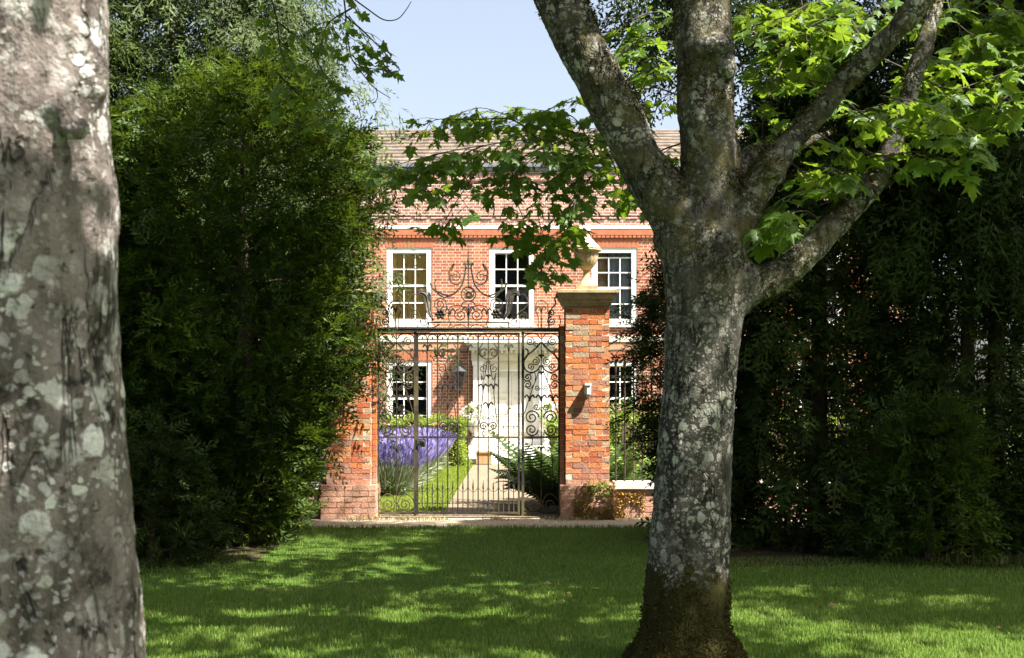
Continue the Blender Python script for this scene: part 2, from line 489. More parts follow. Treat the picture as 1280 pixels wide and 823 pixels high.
def bark_mat(name, dark, mid, lich, moss_z=0.55, lsc=13.0, lamt=0.5, joint_moss=True):
    m = NT(name)
    tc = m.coord()
    st = m.coord('Object', (1, 1, .35))
    sp = m.n('ShaderNodeSeparateXYZ'); m.t.links.new(tc, sp.inputs[0])
    col = m.mix(m.ramp(m.noise(st, 9, 7, .65), [(.36, 0.0), (.62, 1.0)]), dark, mid)
    dist = m.noise(tc, 20, 3, out=1)
    vm = m.n('ShaderNodeVectorMath', operation='MULTIPLY_ADD')
    m.t.links.new(dist, vm.inputs[0]); vm.inputs[1].default_value = (.05, .05, .05); m.t.links.new(tc, vm.inputs[2])
    wv = vm.outputs[0]
    tot = None
    area = m.ramp(m.noise(tc, 3.6, 5, .65), [(.38, .05), (.56, 1.0)])
    for k, (s_, thr, a) in enumerate(((lsc, .40, .9), (lsc * 2.1, .40, .75), (lsc * 4.0, .42, .55))):
        v = m.voro(wv, s_)
        blob = m.ramp(v.outputs['Distance'], [(thr - .08, 1.0), (thr, 0.0)])
        sx = m.n('ShaderNodeSeparateColor'); m.t.links.new(v.outputs['Color'], sx.inputs[0])
        sel = m.math('GREATER_THAN', sx.outputs[0], 1 - lamt)
        f = m.math('MULTIPLY', m.math('MULTIPLY', blob, sel), m.math('MULTIPLY', area, m.math('MULTIPLY_ADD', sx.outputs[1], .5, .5 * a)))
        tot = f if tot is None else m.math('MAXIMUM', tot, f)
    col = m.mix(tot, col, m.mix(m.noise(tc, 70, 3), lich, tuple(c * .6 for c in lich)))
    spots = m.math('MAXIMUM', m.ramp(m.noise(tc, 16, 5, .7), [(.56, 0.0), (.63, .85)]), m.ramp(m.noise(tc, 5, 7, .75), [(.56, 0.0), (.66, .8)]))
    col = m.mix(spots, col, tuple(c * .35 for c in dark))
    ck = m.math('ABSOLUTE', m.math('SUBTRACT', m.noise(m.coord('Object', (1, 1, .22)), 9, 4, .6, .6), .5))
    crack = m.math('MULTIPLY', m.ramp(ck, [(.004, 1.0), (.022, 0.0)]), m.ramp(m.noise(tc, 3.2, 3), [(.45, 0.0), (.58, 1.0)]))
    col = m.mix(m.math('MULTIPLY', crack, .85), col, tuple(c * .25 for c in dark))
    big = m.ramp(m.noise(tc, 3.4, 5, .7), [(.40, .55), (.60, 0.0)])
    col = m.mix(big, col, m.mix(.5, col, dark))
    mossn = m.noise(tc, 7, 6, .65)
    if moss_z > 0:
        mz = m.ramp(m.math('MULTIPLY_ADD', mossn, .75, m.math('SUBTRACT', moss_z - .36, sp.outputs[2])), [(.0, 0.0), (.06, 1.0)])
        col = m.mix(mz, col, m.mix(m.noise(tc, 45, 4), (.013,.012,.003), (.050,.044,.011)))
    if joint_moss:
        hi = m.ramp(sp.outputs[2], [(.48, 0.0), (.58, 1.0)])   # scaled below
        hz = m.ramp(m.math('DIVIDE', sp.outputs[2], 5.0), [(.42, 0.0), (.50, 1.0)])
        mm = m.math('MULTIPLY', hz, m.ramp(m.noise(tc, 7, 7, .75), [(.46, 0.0), (.60, .75)]))
        col = m.mix(mm, col, m.mix(m.noise(tc, 45, 4), (.035,.032,.008), (.11,.09,.03)))
    h = m.math('ADD', m.math('MULTIPLY', m.noise(st, 14, 7, .7), 1.0), m.math('MULTIPLY', tot, .25))
    h = m.math('ADD', h, m.math('MULTIPLY', m.noise(tc, 90, 4), .35))
    h = m.math('SUBTRACT', h, m.math('MULTIPLY', crack, .8))
    return m.done(m.pbr(col, .93, m.bump(h, .9, .03), spec=.12))
M['moss'] = leaf_mat('moss', [(0, (.013,.012,.003)), (.5, (.033,.030,.007)), (1, (.075,.064,.015))], (.1,.1,.02), .1, .9, .1)
M['bark'] = bark_mat('sycamore_bark', (.028,.024,.019), (.085,.078,.064), (.52,.51,.43), .60, 12, .85)
M['bark_pale'] = bark_mat('pale_bark', (.05,.042,.035), (.20,.166,.15), (.70,.69,.64), 0, 10, .68, False)

# ------------------------------------------------------------------ ground and surfaces
def sheet(name, x0, x1, y0, y1, z, mat, nx=1, ny=1, edge=0.0):
    xs = np.linspace(x0, x1, nx + 1); ys = np.linspace(y0, y1, ny + 1)
    V = []
    for j, y in enumerate(ys):
        for i, x in enumerate(xs):
            yy = y
            if edge and j in (0, ny): yy += edge * (math.sin(x * 2.1) * .5 + math.sin(x * 5.3 + 1) * .35 + random.uniform(-.3, .3))
            V.append((x, yy, z))
    fs = []
    for j in range(ny):
        for i in range(nx):
            a = j * (nx + 1) + i
            fs.append((a, a + 1, a + nx + 2, a + nx + 1))
    b = MB(); b.v = V; b.f = fs
    return tag(b.build(name, mat), kind='structure')

sheet('ground', -1500, 1500, -200, 3000, -0.02, M['ground'])
sheet('lawn', -14, 14, -3, 16.35, 0.0, M['lawn'], 120, 1, .07)
sheet('gravel_drive', -16, 16, 16.1, 18.6, -0.008, M['gravel'], 1, 1)
sheet('garden_lawn', -2.35, 1.6, 18.6, 33.2, -0.004, M['sunlit_lawn'])
sheet('garden_path', -1.0, 1.0, 18.5, 33.9, 0.002, M['path'], 1, 1)
sheet('gate_threshold', -1.9, .67, 17.9, 18.3, 0.006, M['path'])
sheet('needle_bed_right', 1.9, 14, 12.6, 16.2, 0.006, M['litter'], 60, 1, .25)
sheet('needle_bed_left', -14, -2.6, 12.9, 16.2, 0.006, M['litter'], 60, 1, .2)

# grass blades
def blades(name, pts, h, wd, mat, lean=0.5, label=None):
    n = len(pts)
    tv = np.array([[-.5, 0, 0], [.5, 0, 0], [.28, .12, .6], [0, .35, 1.0], [-.28, .12, .6]])
    tf = np.array([[0, 1, 2], [0, 2, 4], [4, 2, 3]])
    a = rng.uniform(0, 2 * np.pi, n)
    hh = h * rng.uniform(.55, 1.35, n)
    ln = rng.uniform(0, lean, n)
    ca, sa = np.cos(a), np.sin(a)
    V = np.zeros((n, 5, 3))
    for k in range(5):
        x = tv[k, 0] * wd; y = tv[k, 1] * hh * ln * 3; z = tv[k, 2] * hh
        V[:, k, 0] = pts[:, 0] + ca * x - sa * y
        V[:, k, 1] = pts[:, 1] + sa * x + ca * y
        V[:, k, 2] = pts[:, 2] + z
    T = (tf[None] + (np.arange(n) * 5)[:, None, None]).reshape(-1, 3)
    return tag(obj_tris(name, V.reshape(-1, 3), T, mat), label, None, None, 'stuff')

def scatter_lawn(n, y0, y1, margin=1.0, xlim=None):
    y = np.sqrt(rng.uniform(y0**2, y1**2, n))
    x = rng.uniform(-1, 1, n) * (0.42 * y + margin)
    return np.stack([x, y, np.zeros(n)], 1)

def patchy(p, s=1.0):
    return (np.sin(p[:, 0] * 2.3 * s + 1.3 * np.sin(p[:, 1] * 1.1 * s)) * np.sin(p[:, 1] * 1.9 * s + 2 * np.sin(p[:, 0] * .8 * s)) + 1) / 2

p1 = scatter_lawn(230000, 6.3, 11.0)
p2 = scatter_lawn(120000, 11.0, 16.3)
keep = ~(((p2[:, 1] > 13.2) & (p2[:, 0] > 1.9)) | ((p2[:, 1] > 13.6) & (p2[:, 0] < -2.8)))
p2 = p2[keep]
pp = np.concatenate([p1, p2])
pp = pp[rng.uniform(0, 1, len(pp)) < .55 + .45 * patchy(pp)]
blades('lawn_grass', pp, .032, .0065, M['grass'], .5)
pe = np.stack([rng.uniform(-4.2, 2.5, 2600), rng.normal(16.32, .06, 2600), np.zeros(2600)], 1)
blades('lawn_edge_grass', pe, .05, .010, M['grass'], .6)
pg = np.stack([rng.uniform(-2.3, -1.0, 26000), rng.uniform(18.45, 33, 26000), np.zeros(26000)], 1)
blades('garden_grass', pg, .03, .012, M['sunlit_grass'], .4)
pd = np.stack([rng.normal(5.0, .35, 260), rng.normal(12.75, .12, 260), np.zeros(260)], 1)
blades('dry_grass', pd, .14, .010, M['dry_grass'], .9)
pd = np.stack([rng.uniform(-2.5, 2.3, 1500), rng.normal(17.55, .10, 1500), np.zeros(1500)], 1)
pd = pd[patchy(pd, 2.0) > .45]
blades('verge_grass', pd, .05, .012, M['dry_grass'], .9)

nl = 75
pl_ = scatter_lawn(nl, 6.5, 15.5); pl_[:, 2] = .03
V_, T_ = inst(np.array([[0, 0, 0], [.4, .4, .12], [0, 1, -.05], [-.4, .5, .1]]), np.array([[0, 1, 2], [0, 2, 3]]),
              frames(norm(rng.normal(size=(nl, 3)) * [1, 1, .2]), norm(np.array([0, 0, 1.0]) + rng.normal(0, .35, (nl, 3)))), rng.uniform(.03, .065, nl), pl_)
M['dead_leaf'] = leaf_mat('dead_leaf', [(0, (.09,.055,.025)), (.6, (.19,.13,.06)), (1, (.26,.2,.1))], (.3,.2,.1), .1, .8)
tag(obj_tris('fallen_leaves', V_, T_, M['dead_leaf']), None, None, None, 'stuff')

# ------------------------------------------------------------------ house
HY = 34.8
house = thing('country_house', (0, HY, 0), 'red brick Georgian country house with white sash windows and tiled roof behind the gate', 'house')
WX = [-8.37, -5.58, -2.79, 0.0, 2.79, 5.58, 8.37]
WW, WH = 1.23, 2.10
ZS = [0.65, 3.72]                    # sills of the two storeys
DOOR = (-1.02, 0.98, 0.0, 3.0)
opens = []
for i, x in enumerate(WX):
    for s, z in enumerate(ZS):
        if s == 0 and x == 0.0: continue
        opens.append((x - WW/2, x + WW/2, z, z + WH))
opens.append((-.66, .64, .62, 2.52))
xs = sorted({-11.0, 11.0, *[o[0] for o in opens], *[o[1] for o in opens]})
def wall_with_holes(zs, x0, x1, name, mat, y, depth):
    b = MB()
    xs_ = sorted({x0, x1, *[o[0] for o in opens], *[o[1] for o in opens]})
    zz = sorted({*zs, *[o[2] for o in opens if zs[0] < o[2] < zs[1]], *[o[3] for o in opens if zs[0] < o[3] < zs[1]]})
    for i in range(len(xs_) - 1):
        for j in range(len(zz) - 1):
            cx, cz = (xs_[i] + xs_[i+1]) / 2, (zz[j] + zz[j+1]) / 2
            if any(o[0] < cx < o[1] and o[2] < cz < o[3] for o in opens): continue
            b.face([(xs_[i], y, zz[j]), (xs_[i+1], y, zz[j]), (xs_[i+1], y, zz[j+1]), (xs_[i], y, zz[j+1])])
    for o in opens:
        x0_, x1_, z0, z1 = o
        b.face([(x0_, y, z0), (x0_, y + depth, z0), (x0_, y + depth, z1), (x0_, y, z1)])
        b.face([(x1_, y, z0), (x1_, y, z1), (x1_, y + depth, z1), (x1_, y + depth, z0)])
        b.face([(x0_, y, z1), (x0_, y + depth, z1), (x1_, y + depth, z1), (x1_, y, z1)])
        b.face([(x0_, y, z0), (x1_, y, z0), (x1_, y + depth, z0), (x0_, y + depth, z0)])
    return b.build(name, mat, house)
wall_with_holes((0.0, 6.16), -11.0, 11.0, 'front_wall', M['house_brick'], HY, .35)
b = MB(); b.box(-11.0, -10.6, HY + .01, HY + 9, 0, 6.4); b.box(10.6, 11.0, HY + .01, HY + 9, 0, 6.4); b.box(-10.6, 10.6, HY + 8.6, HY + 9, 0, 6.4)
b.build('side_wall', M['house_brick'], house)
b = MB(); b.box(-11.02, 11.02, HY - .015, HY + .34, 6.40, 7.78); b.build('parapet', M['parapet_brick'], house)
b = MB(); b.box(-11.05, 11.05, HY - .06, HY + .3, 6.16, 6.325); b.box(-11.04, 11.04, HY - .03, HY + .3, 6.08, 6.155)
b.build('red_band', M['rubbed_brick'], house)
b = MB()
for k in range(183): b.box(-11 + k * .12, -11 + k * .12 + .09, HY - .055, HY - .032, 6.09, 6.15)
b.build('dentil_course', M['rubbed_brick'], house)
b = MB(); b.box(-11.1, 11.1, HY - .07, HY + .3, 6.327, 6.415); b.build('string_course', M['white_paint'], house)
b = MB()
for k in range(50): b.box(-11 + k * .44, -11 + k * .44 + .33, HY - .04, HY - .017, 6.60, 6.655)
b.box(-11.03, 11.03, HY - .045, HY - .017, 6.69, 6.73)
b.build('block_course', M['parapet_brick'], house)
b = MB(); b.box(-11.05, 11.05, HY - .05, HY + .36, 7.64, 7.90); b.build('coping_band', M['parapet_brick'], house)
b = MB(); b.box(-11.08, 11.08, HY - .10, HY + .45, 7.903, 8.10); b.box(-11.08, 11.08, HY - .14, HY - .102, 8.0, 8.07)
b.build('gutter', M['lead'], house)
b = MB()
n = 11
y0r, z0r, y1r, z1r = HY + .25, 8.02, HY + 4.3, 9.87
for k in range(n):                     # stepped tile courses
    ya, yb = y0r + (y1r - y0r) * k / n, y0r + (y1r - y0r) * (k + 1.25) / n
    za, zb = z0r + (z1r - z0r) * k / n, z0r + (z1r - z0r) * (k + 1.25) / n
    N = 64
    xs_ = np.linspace(-11.2, 11.2, N + 1)
    wob = [random.uniform(-.008, .008) + .02 * math.sin(x * .35 + k * .1) for x in xs_]
    for i in range(N):
        a, c = xs_[i], xs_[i+1]; wa, wc = wob[i], wob[i+1]
        b.face([(a, ya, za + .075 + wa), (c, ya, za + .075 + wc), (c, yb, zb + .0 + wc), (a, yb, zb + .0 + wa)])
        b.face([(a, ya, za + wa - .02), (c, ya, za + wc - .02), (c, ya, za + .075 + wc), (a, ya, za + .075 + wa)])
b.face([(-11.2, y1r, z1r), (11.2, y1r, z1r), (11.2, HY + 9, 8.0), (-11.2, HY + 9, 8.0)])
b.face([(-11.2, y0r, z0r - .02), (-11.2, y1r, z1r - .02), (-11.2, HY + 9, 7.98)])
b.face([(11.2, y0r, z0r - .02), (11.2, HY + 9, 7.98), (11.2, y1r, z1r - .02)])
roof = b.build('roof', M['roof'], house)
b = MB()
for k in range(75): b.tube([(-11.2 + k * .3, y1r, z1r + .0 + random.uniform(0, .01)), (-11.2 + k * .3 + .295, y1r, z1r + .0)], .085, 8)
b.build('ridge_tiles', M['roof'], roof)
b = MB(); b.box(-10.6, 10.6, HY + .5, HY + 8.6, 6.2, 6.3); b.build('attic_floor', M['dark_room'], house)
# string course over the ground floor
b = MB(); b.box(-11.03, -1.16, HY - .05, HY + .02, 3.26, 3.42); b.box(1.12, 11.03, HY - .05, HY + .02, 3.26, 3.42)
b.build('floor_band', M['cream_tone'], house)
b = MB(); b.box(-11.02, -1.16, HY - .025, HY + .02, 3.05, 3.255); b.box(1.12, 11.02, HY - .025, HY + .02, 3.05, 3.255)
b.build('orange_band', M['orange_brick'], house)

def window(x, z, kind):
    y = HY
    b = MB()
    x0, x1, z0, z1 = x - WW/2, x + WW/2, z, z + WH
    fw = .15
    b.box(x0, x0 + fw, y + .02, y + .2, z0, z1)
    b.box(x1 - fw, x1, y + .02, y + .2, z0, z1)
    b.box(x0 + fw, x1 - fw, y + .022, y + .2, z1 - .13, z1)
    b.box(x0 + fw, x1 - fw, y + .022, y + .2, z0, z0 + .14)
    w_ = b.build('window', M['white_paint'], house)
    gx0, gx1, gz0, gz1 = x0 + fw, x1 - fw, z0 + .14, z1 - .13
    if kind == 'open': gz1 -= .12
    mid = (gz0 + gz1) / 2 + .02
    b = MB()
    t = .014
    b.box(gx0, gx1, y + .075, y + .13, mid - .028, mid + .028)
    for k in (1, 2):
        xx = gx0 + (gx1 - gx0) * k / 3
        b.box(xx - t, xx + t, y + .082, y + .12, gz0 + .03, mid - .029)
        b.box(xx - t, xx + t, y + .082, y + .12, mid + .029, gz1 - .03)
    for zz in ((gz0 + mid) / 2, (gz1 + mid) / 2):
        b.box(gx0, gx1, y + .084, y + .118, zz - t, zz + t)
    b.box(gx0, gx1, y + .08, y + .125, gz0, gz0 + .03); b.box(gx0, gx1, y + .08, y + .125, gz1 - .03, gz1)
    b.build('sash', M['white_paint'], w_)
    b = MB(); b.face([(gx0, y + .1, gz0), (gx1, y + .1, gz0), (gx1, y + .1, z1 - .13), (gx0, y + .1, z1 - .13)])
    b.build('pane', M['glass'], w_)
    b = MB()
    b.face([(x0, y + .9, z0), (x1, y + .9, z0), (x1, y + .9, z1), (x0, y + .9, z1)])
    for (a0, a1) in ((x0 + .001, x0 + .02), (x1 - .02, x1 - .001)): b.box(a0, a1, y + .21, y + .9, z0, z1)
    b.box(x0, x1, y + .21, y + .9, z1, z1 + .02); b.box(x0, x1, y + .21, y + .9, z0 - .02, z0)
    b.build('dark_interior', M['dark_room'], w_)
    if kind == 'wood':
        b = MB()
        for k in range(7):
            a = x0 + .155 + k * .133
            b.box(a, a + .127, y + .15, y + .17, z0 + .05, z1 - .03)
        b.build('shutter', M['shutter'], w_)
    if kind == 'open':
        b = MB()
        n_ = 40
        for k in range(n_):
            a0 = x0 + .45 + (x1 - x0 - .47) * k / n_; a1 = x0 + .45 + (x1 - x0 - .47) * (k + 1) / n_
            q = lambda a: y + .27 + .03 * math.sin(a * 47)
            b.face([(a0, q(a0), z0), (a1, q(a1), z0), (a1, q(a1), z1), (a0, q(a0), z1)])
        b.build('curtain', M['curtain'], w_, True)
        b = MB(); b.box(x0 + .02, x0 + .42, y + .28, y + .3, z0, z1); b.build('shutter', M['terracotta'], w_)
    if z > 3:
        b = MB(); b.box(x0 - .04, x1 + .04, y - .07, y + .1, z0 - .055, z0 - .004); b.build('sill', M['white_paint'], w_)
    b = MB()
    n_ = 13
    zt = z1 + (.29 if z > 3 else .26)
    for k in range(n_):
        f0, f1 = k / n_, (k + 1) / n_
        sp = .09
        xa, xb = x0 - .02 + (WW + .04) * f0, x0 - .02 + (WW + .04) * f1 - .008
        ta, tb = xa + sp * (2 * f0 - 1), xb + sp * (2 * f1 - 1)
        b.face([(xa, y - .006, z1 + .003), (xb, y - .006, z1 + .003), (tb, y - .006, zt), (ta, y - .006, zt)])
    b.build('lintel', M['rubbed_brick'], w_)
for x in WX:
    for s, z in enumerate(ZS):
        if s == 0 and x == 0.0: continue
        window(x, z, 'wood' if (s == 1 and x == -2.79) else 'open' if (s == 1 and x == 2.79) else 'plain')

# door case
b = MB()
for s in (-1, 1):
    cx = -.02 + s * .90
    b.box(cx - .13, cx + .13, HY - .16, HY + .02, .62, 2.62)
    b.box(cx - .16, cx + .16, HY - .19, HY + .02, .62, .85)
    b.box(cx - .155, cx + .155, HY - .185, HY + .02, 2.62, 2.74)
dc = b.build('door_case', M['white_paint'], house)
b = MB()
b.box(-1.10, 1.06, HY - .15, HY + .02, 2.743, 3.02)
b.box(-.76, .74, HY - .05, HY + .02, 2.525, 2.74)
b.build('frieze', M['cream_tone'], dc)  # shade under the hood put into the frieze's darker cream
b = MB()
b.box(-.77, -.60, HY - .03, HY + .25, .62, 2.524); b.box(.58, .75, HY - .03, HY + .25, .62, 2.524); b.box(-.60, .58, HY - .028, HY + .25, 2.46, 2.523)
b.build('door_frame', M['white_paint'], dc)
b = MB()
b.box(-1.16, 1.12, HY - .34, HY + .02, 3.023, 3.11)
b.box(-1.22, 1.18, HY - .46, HY + .02, 3.113, 3.22)
b.box(-1.28, 1.24, HY - .54, HY + .02, 3.223, 3.36)
for k in range(17): b.box(-1.08 + k * .13, -1.02 + k * .13, HY - .30, HY - .152, 2.95, 3.02)
b.build('door_hood', M['white_paint'], dc)
for s in (-1, 1):
    b = MB()
    x0, x1 = (-.60, -.014) if s < 0 else (-.006, .58)
    b.box(x0, x1, HY + .1, HY + .16, .63, 2.455)
    for (z0, z1) in ((.75, 1.15), (1.25, 1.75), (1.85, 2.36)):
        for e in ((x0 + .08, x1 - .08, z0, z0 + .02), (x0 + .08, x1 - .08, z1 - .02, z1), (x0 + .08, x0 + .10, z0, z1), (x1 - .10, x1 - .08, z0, z1)):
            b.box(e[0], e[1], HY + .088, HY + .102, e[2], e[3])
        b.box(x0 + .15, x1 - .15, HY + .085, HY + .102, z0 + .06, z1 - .06)
    d = b.build('door', M['door_paint'], house)
    if s < 0:
        b = MB(); b.ball((x1 - .05, HY + .05, 1.46), .04); b.tube([(x1 - .05, HY + .1, 1.46), (x1 - .05, HY + .05, 1.46)], .012); b.build('door_knob', M['brass'], d, True)
b = MB()
for k in range(4):
    b.box(-1.25 + k * .04, 1.21 - k * .04, HY - 1.25 + k * .3, HY - .002, .155 * k - .02, .155 * (k + 1))
b.build('front_steps', M['white_paint'], house)

lan = thing('wall_lantern', (-1.42, HY - .22, 2.05), 'black glazed carriage lantern on brick wall left of white front door', 'lantern')
lx, ly = -1.42, HY - .22
b = MB()
for (sx, sy) in ((-1,-1),(1,-1),(1,1),(-1,1)):
    b.tube([(lx + sx * .07, ly + sy * .07, 2.0), (lx + sx * .115, ly + sy * .115, 2.33)], .011, 4)
b.box(lx - .075, lx + .075, ly - .075, ly + .075, 1.97, 2.0)
b.box(lx - .125, lx + .125, ly - .125, ly + .125, 2.33, 2.35)
b.build('frame', M['black_metal'], lan)
b = MB(); b.lathe([(.17, 2.352), (.06, 2.46), (.05, 2.50), (.02, 2.52), (.012, 2.58)], lx, ly, 4); b.build('lantern_roof', M['black_metal'], lan)
b = MB()
q0 = [(lx + sx * .068, ly + sy * .068, 2.001) for sx, sy in ((-1,-1),(1,-1),(1,1),(-1,1))]
q1 = [(lx + sx * .112, ly + sy * .112, 2.329) for sx, sy in ((-1,-1),(1,-1),(1,1),(-1,1))]
for k in range(4): b.face([q0[k], q0[(k+1) % 4], q1[(k+1) % 4], q1[k]])
b.build('glass', M['glass'], lan)
b = MB(); b.tube([(lx, HY, 1.9), (lx, ly + .02, 1.86), (lx, ly, 1.97)], .016, 5); b.box(lx - .05, lx + .05, HY - .02, HY, 1.78, 2.0)
b.build('bracket', M['black_metal'], lan)

lan.scale = (1.35, 1.35, 1.35)

bx = thing('wooden_box', (-.72, HY - 1.5, 0), 'small brown wooden box standing on the path by the white front steps', 'box')
b = MB(); b.box(-.93, -.53, HY - 1.66, HY - 1.36, .02, .30); b.build('case', M['terracotta'], bx)
b = MB(); b.box(-.96, -.50, HY - 1.69, HY - 1.33, .303, .35); b.build('lid', M['terracotta'], bx)

# ------------------------------------------------------------------ brick piers, low walls
def brick_block(b, x0, x1, y0, y1, z0, z1, h=.076, L=.22, j=.002, out=.003):
    n = max(1, round((z1 - z0) / h)); hh = (z1 - z0) / n
    g = .005
    D = .1
    def run(a0, a1, shift):
        cuts = []
        p = a0 - shift * L * .5
        k = shift
        while p < a1 - .02:
            wd = L if k % 2 == 0 else L * .5
            wd *= random.uniform(.94, 1.06)
            q0, q1 = max(p, a0), min(p + wd, a1)
            if a1 - q1 < .05: q1 = a1
            if q1 - q0 > .03: cuts.append((q0, q1))
            p = p + wd; k += 1
            if q1 >= a1: break
        return cuts
    for r in range(n):
        za, zb = z0 + r * hh + g, z0 + (r + 1) * hh - g
        fx = r % 2 == 0
        for (q0, q1) in run(x0, x1, r % 2) if fx else run(x0 + D, x1 - D, r % 2):
            for (ya, yb) in ((y0, y0 + D), (y1 - D, y1)):
                o = random.uniform(-out, out)
                b.box(q0 + g, q1 - g, ya + (o if ya == y0 else 0), yb + (o if yb == y1 else 0), za, zb, j)
        for (q0, q1) in run(y0 + D, y1 - D, (r + 1) % 2) if fx else run(y0, y1, (r + 1) % 2):
            for (xa, xb) in ((x0, x0 + D), (x1 - D, x1)):
                o = random.uniform(-out, out)
                b.box(xa + (o if xa == x0 else 0), xb + (o if xb == x1 else 0), q0 + g, q1 - g, za, zb, j)

def pier(x0, x1, inner, label):
    y0, y1 = 17.70, 18.32
    r = thing('gate_pier', ((x0 + x1)/2, 18.0, 0), label, 'gate pier', 'brick gate piers')
    b = MB(); brick_block(b, x0, x1, y0, y1, .47, 2.99)
    na, nb_ = (x1 + .008, x1 + .058) if inner > 0 else (x0 - .066, x0 - .008)
    for k in range(35):
        o = random.uniform(-.002, .002)
        b.box(na + o, nb_ + o, 17.9 + o, 18.2, .02 + k * .076 + .004, .02 + (k + 1) * .076 - .004, .0015)
    nibx = (na + .004, nb_ - .006)
    sh = b.build('brick_shaft', M['old_brick'], r)
    b = MB(); b.box(x0 + .006, x1 - .006, y0 + .006, y1 - .006, .3, 3.0); b.box(nibx[0], nibx[1], 17.906, 18.19, -.02, 2.67)
    b.build('mortar_core', M['mortar'], r)
    b = MB(); brick_block(b, x0 - .07, x1 + .07, y0 - .07, y1 + .07, .0, .47, j=.004, out=.006)
    pl = b.build('plinth', M['old_brick'], r)
    b = MB(); b.box(x0 - .056, x1 + .056, y0 - .056, y1 + .056, -.02, .462); b.build('plinth_mortar', M['mortar'], pl)
    b = MB()
    cx, cy, hw = (x0 + x1)/2, (y0 + y1)/2, (x1 - x0)/2
    prof = [(hw + .012, 2.94), (hw + .022, 2.945), (hw + .022, 2.975), (hw + .035, 2.985), (hw + .05, 3.01), (hw + .05, 3.035), (hw + .065, 3.04), (hw + .085, 3.07), (hw + .095, 3.10), (hw + .095, 3.115), (hw + .118, 3.12), (hw + .118, 3.155), (hw + .02, 3.175)]
    b0 = 0
    for (q, z) in prof:
        for sx, sy in ((-1,-1),(1,-1),(1,1),(-1,1)): b.v.append((cx + sx * q, cy + sy * q, z))
    for i in range(len(prof) - 1):
        for k in range(4): b.f.append((i*4 + k, i*4 + (k+1) % 4, i*4 + 4 + (k+1) % 4, i*4 + 4 + k))
    b.f.append((3, 2, 1, 0)); b.f.append(tuple(len(prof)*4 - 4 + k for k in range(4)))
    b.build('stone_cap', M['stone'], r)
    return r
pier(-2.566, -1.955, 1, 'brick gate pier half hidden by the conifer left of the iron gate')
pier(.741, 1.352, -1, 'brick gate pier with stone cap right of the iron gate, under the urn')

urn = thing('stone_urn', (1.046, 18.01, 3.175), 'lidded carved stone urn standing on the cap of the right brick pier', 'urn')
ux, uy = 1.046, 18.01
b = MB()
b.box(ux - .15, ux + .15, uy - .15, uy + .15, 3.176, 3.235)
b.lathe([(.145, 3.237), (.12, 3.27), (.075, 3.33), (.05, 3.38), (.038, 3.43), (.05, 3.45)], ux, uy, 24)
b.build('foot', M['stone'], urn, False)
b = MB(); b.lathe([(.04, 3.452), (.085, 3.50), (.13, 3.56), (.155, 3.63), (.165, 3.69), (.16, 3.72), (.215, 3.735), (.215, 3.755), (.17, 3.765)], ux, uy, 48, .12, 16, (1, 5))
b.build('bowl', M['stone'], urn, True)
b = MB(); b.lathe([(.20, 3.767), (.17, 3.80), (.125, 3.85), (.085, 3.90), (.05, 3.935), (.04, 3.95), (.06, 3.965)], ux, uy, 48, .14, 16, (0, 4))
lid = b.build('lid', M['urn_stone'], urn, True)
b = MB(); b.lathe([(.03, 3.967), (.055, 3.985), (.062, 4.02), (.05, 4.06), (.025, 4.09), (.008, 4.12)], ux, uy, 16); b.build('finial', M['urn_stone'], lid, True)

def low_wall(x0, x1, label):
    r = thing('low_wall', ((x0 + x1)/2, 18.0, 0), label, 'garden wall', 'low brick walls beside the gate')
    b = MB(); brick_block(b, x0, x1, 17.82, 18.18, 0, .40); b.build('brickwork', M['old_brick'], r)
    b = MB(); b.box(x0 + .012, x1 - .012, 17.833, 18.167, -.02, .39); b.build('mortar_core', M['mortar'], r)
    b = MB()
    n = int((x1 - x0) / .9) + 1
    for k in range(n):
        a, c = x0 + (x1 - x0) * k / n, x0 + (x1 - x0) * (k + 1) / n - .006
        b.box(a, c, 17.78, 18.22, .403, .50, .004)
    b.build('coping', M['coping'], r)
low_wall(1.425, 9.0, 'low brick wall with pale stone coping running right of the gate pier')
low_wall(-9.0, -2.64, 'shaded low brick wall under the conifer left of the gate pier')

def railing(x0, x1, label):
    r = thing('iron_railing', ((x0 + x1)/2, 18.0, .5), label, 'railing', 'iron railings on the low walls')
    b = MB(); b.box(x0, x1, 17.985, 18.015, 1.95, 1.99); b.build('rail', M['iron'], r)
    n = int((x1 - x0) / .125)
    for k in range(n):
        x = x0 + .06 + k * .125
        b = MB(); b.tube([(x, 18, .49), (x, 18, 2.12)], .013, 6); b.tube([(x, 18, 2.12), (x, 18, 2.15), (x, 18, 2.25)], [.02, .022, .002], 6)
        b.build('bar', M['iron'], r)
railing(1.40, 5.4, 'upright iron railings on the low wall right of the gate')
railing(-6.2, -2.66, 'upright iron railings on the low wall left of the gate')

sg = thing('projecting_sign', (1.045, 17.7, 1.75), 'small white projecting board on bracket fixed to the right brick pier', 'sign')
b = MB()
pts = [(17.67, 1.84), (17.675, 1.70), (17.645, 1.645), (17.61, 1.66), (17.575, 1.72), (17.565, 1.84)]
b0 = len(b.v)
for x in (1.03, 1.06):
    for (y, z) in pts: b.v.append((x, y, z))
k = len(pts)
b.f.append(tuple(range(k))); b.f.append(tuple(range(k, 2*k))[::-1])
for i in range(k): b.f.append((i, (i+1) % k, k + (i+1) % k, k + i))
b.build('board', M['white_paint'], sg)
b = MB(); b.box(1.0, 1.09, 17.555, 17.697, 1.843, 1.872); b.box(1.0, 1.09, 17.675, 17.699, 1.72, 1.842); b.build('bracket', M['white_paint'], sg)

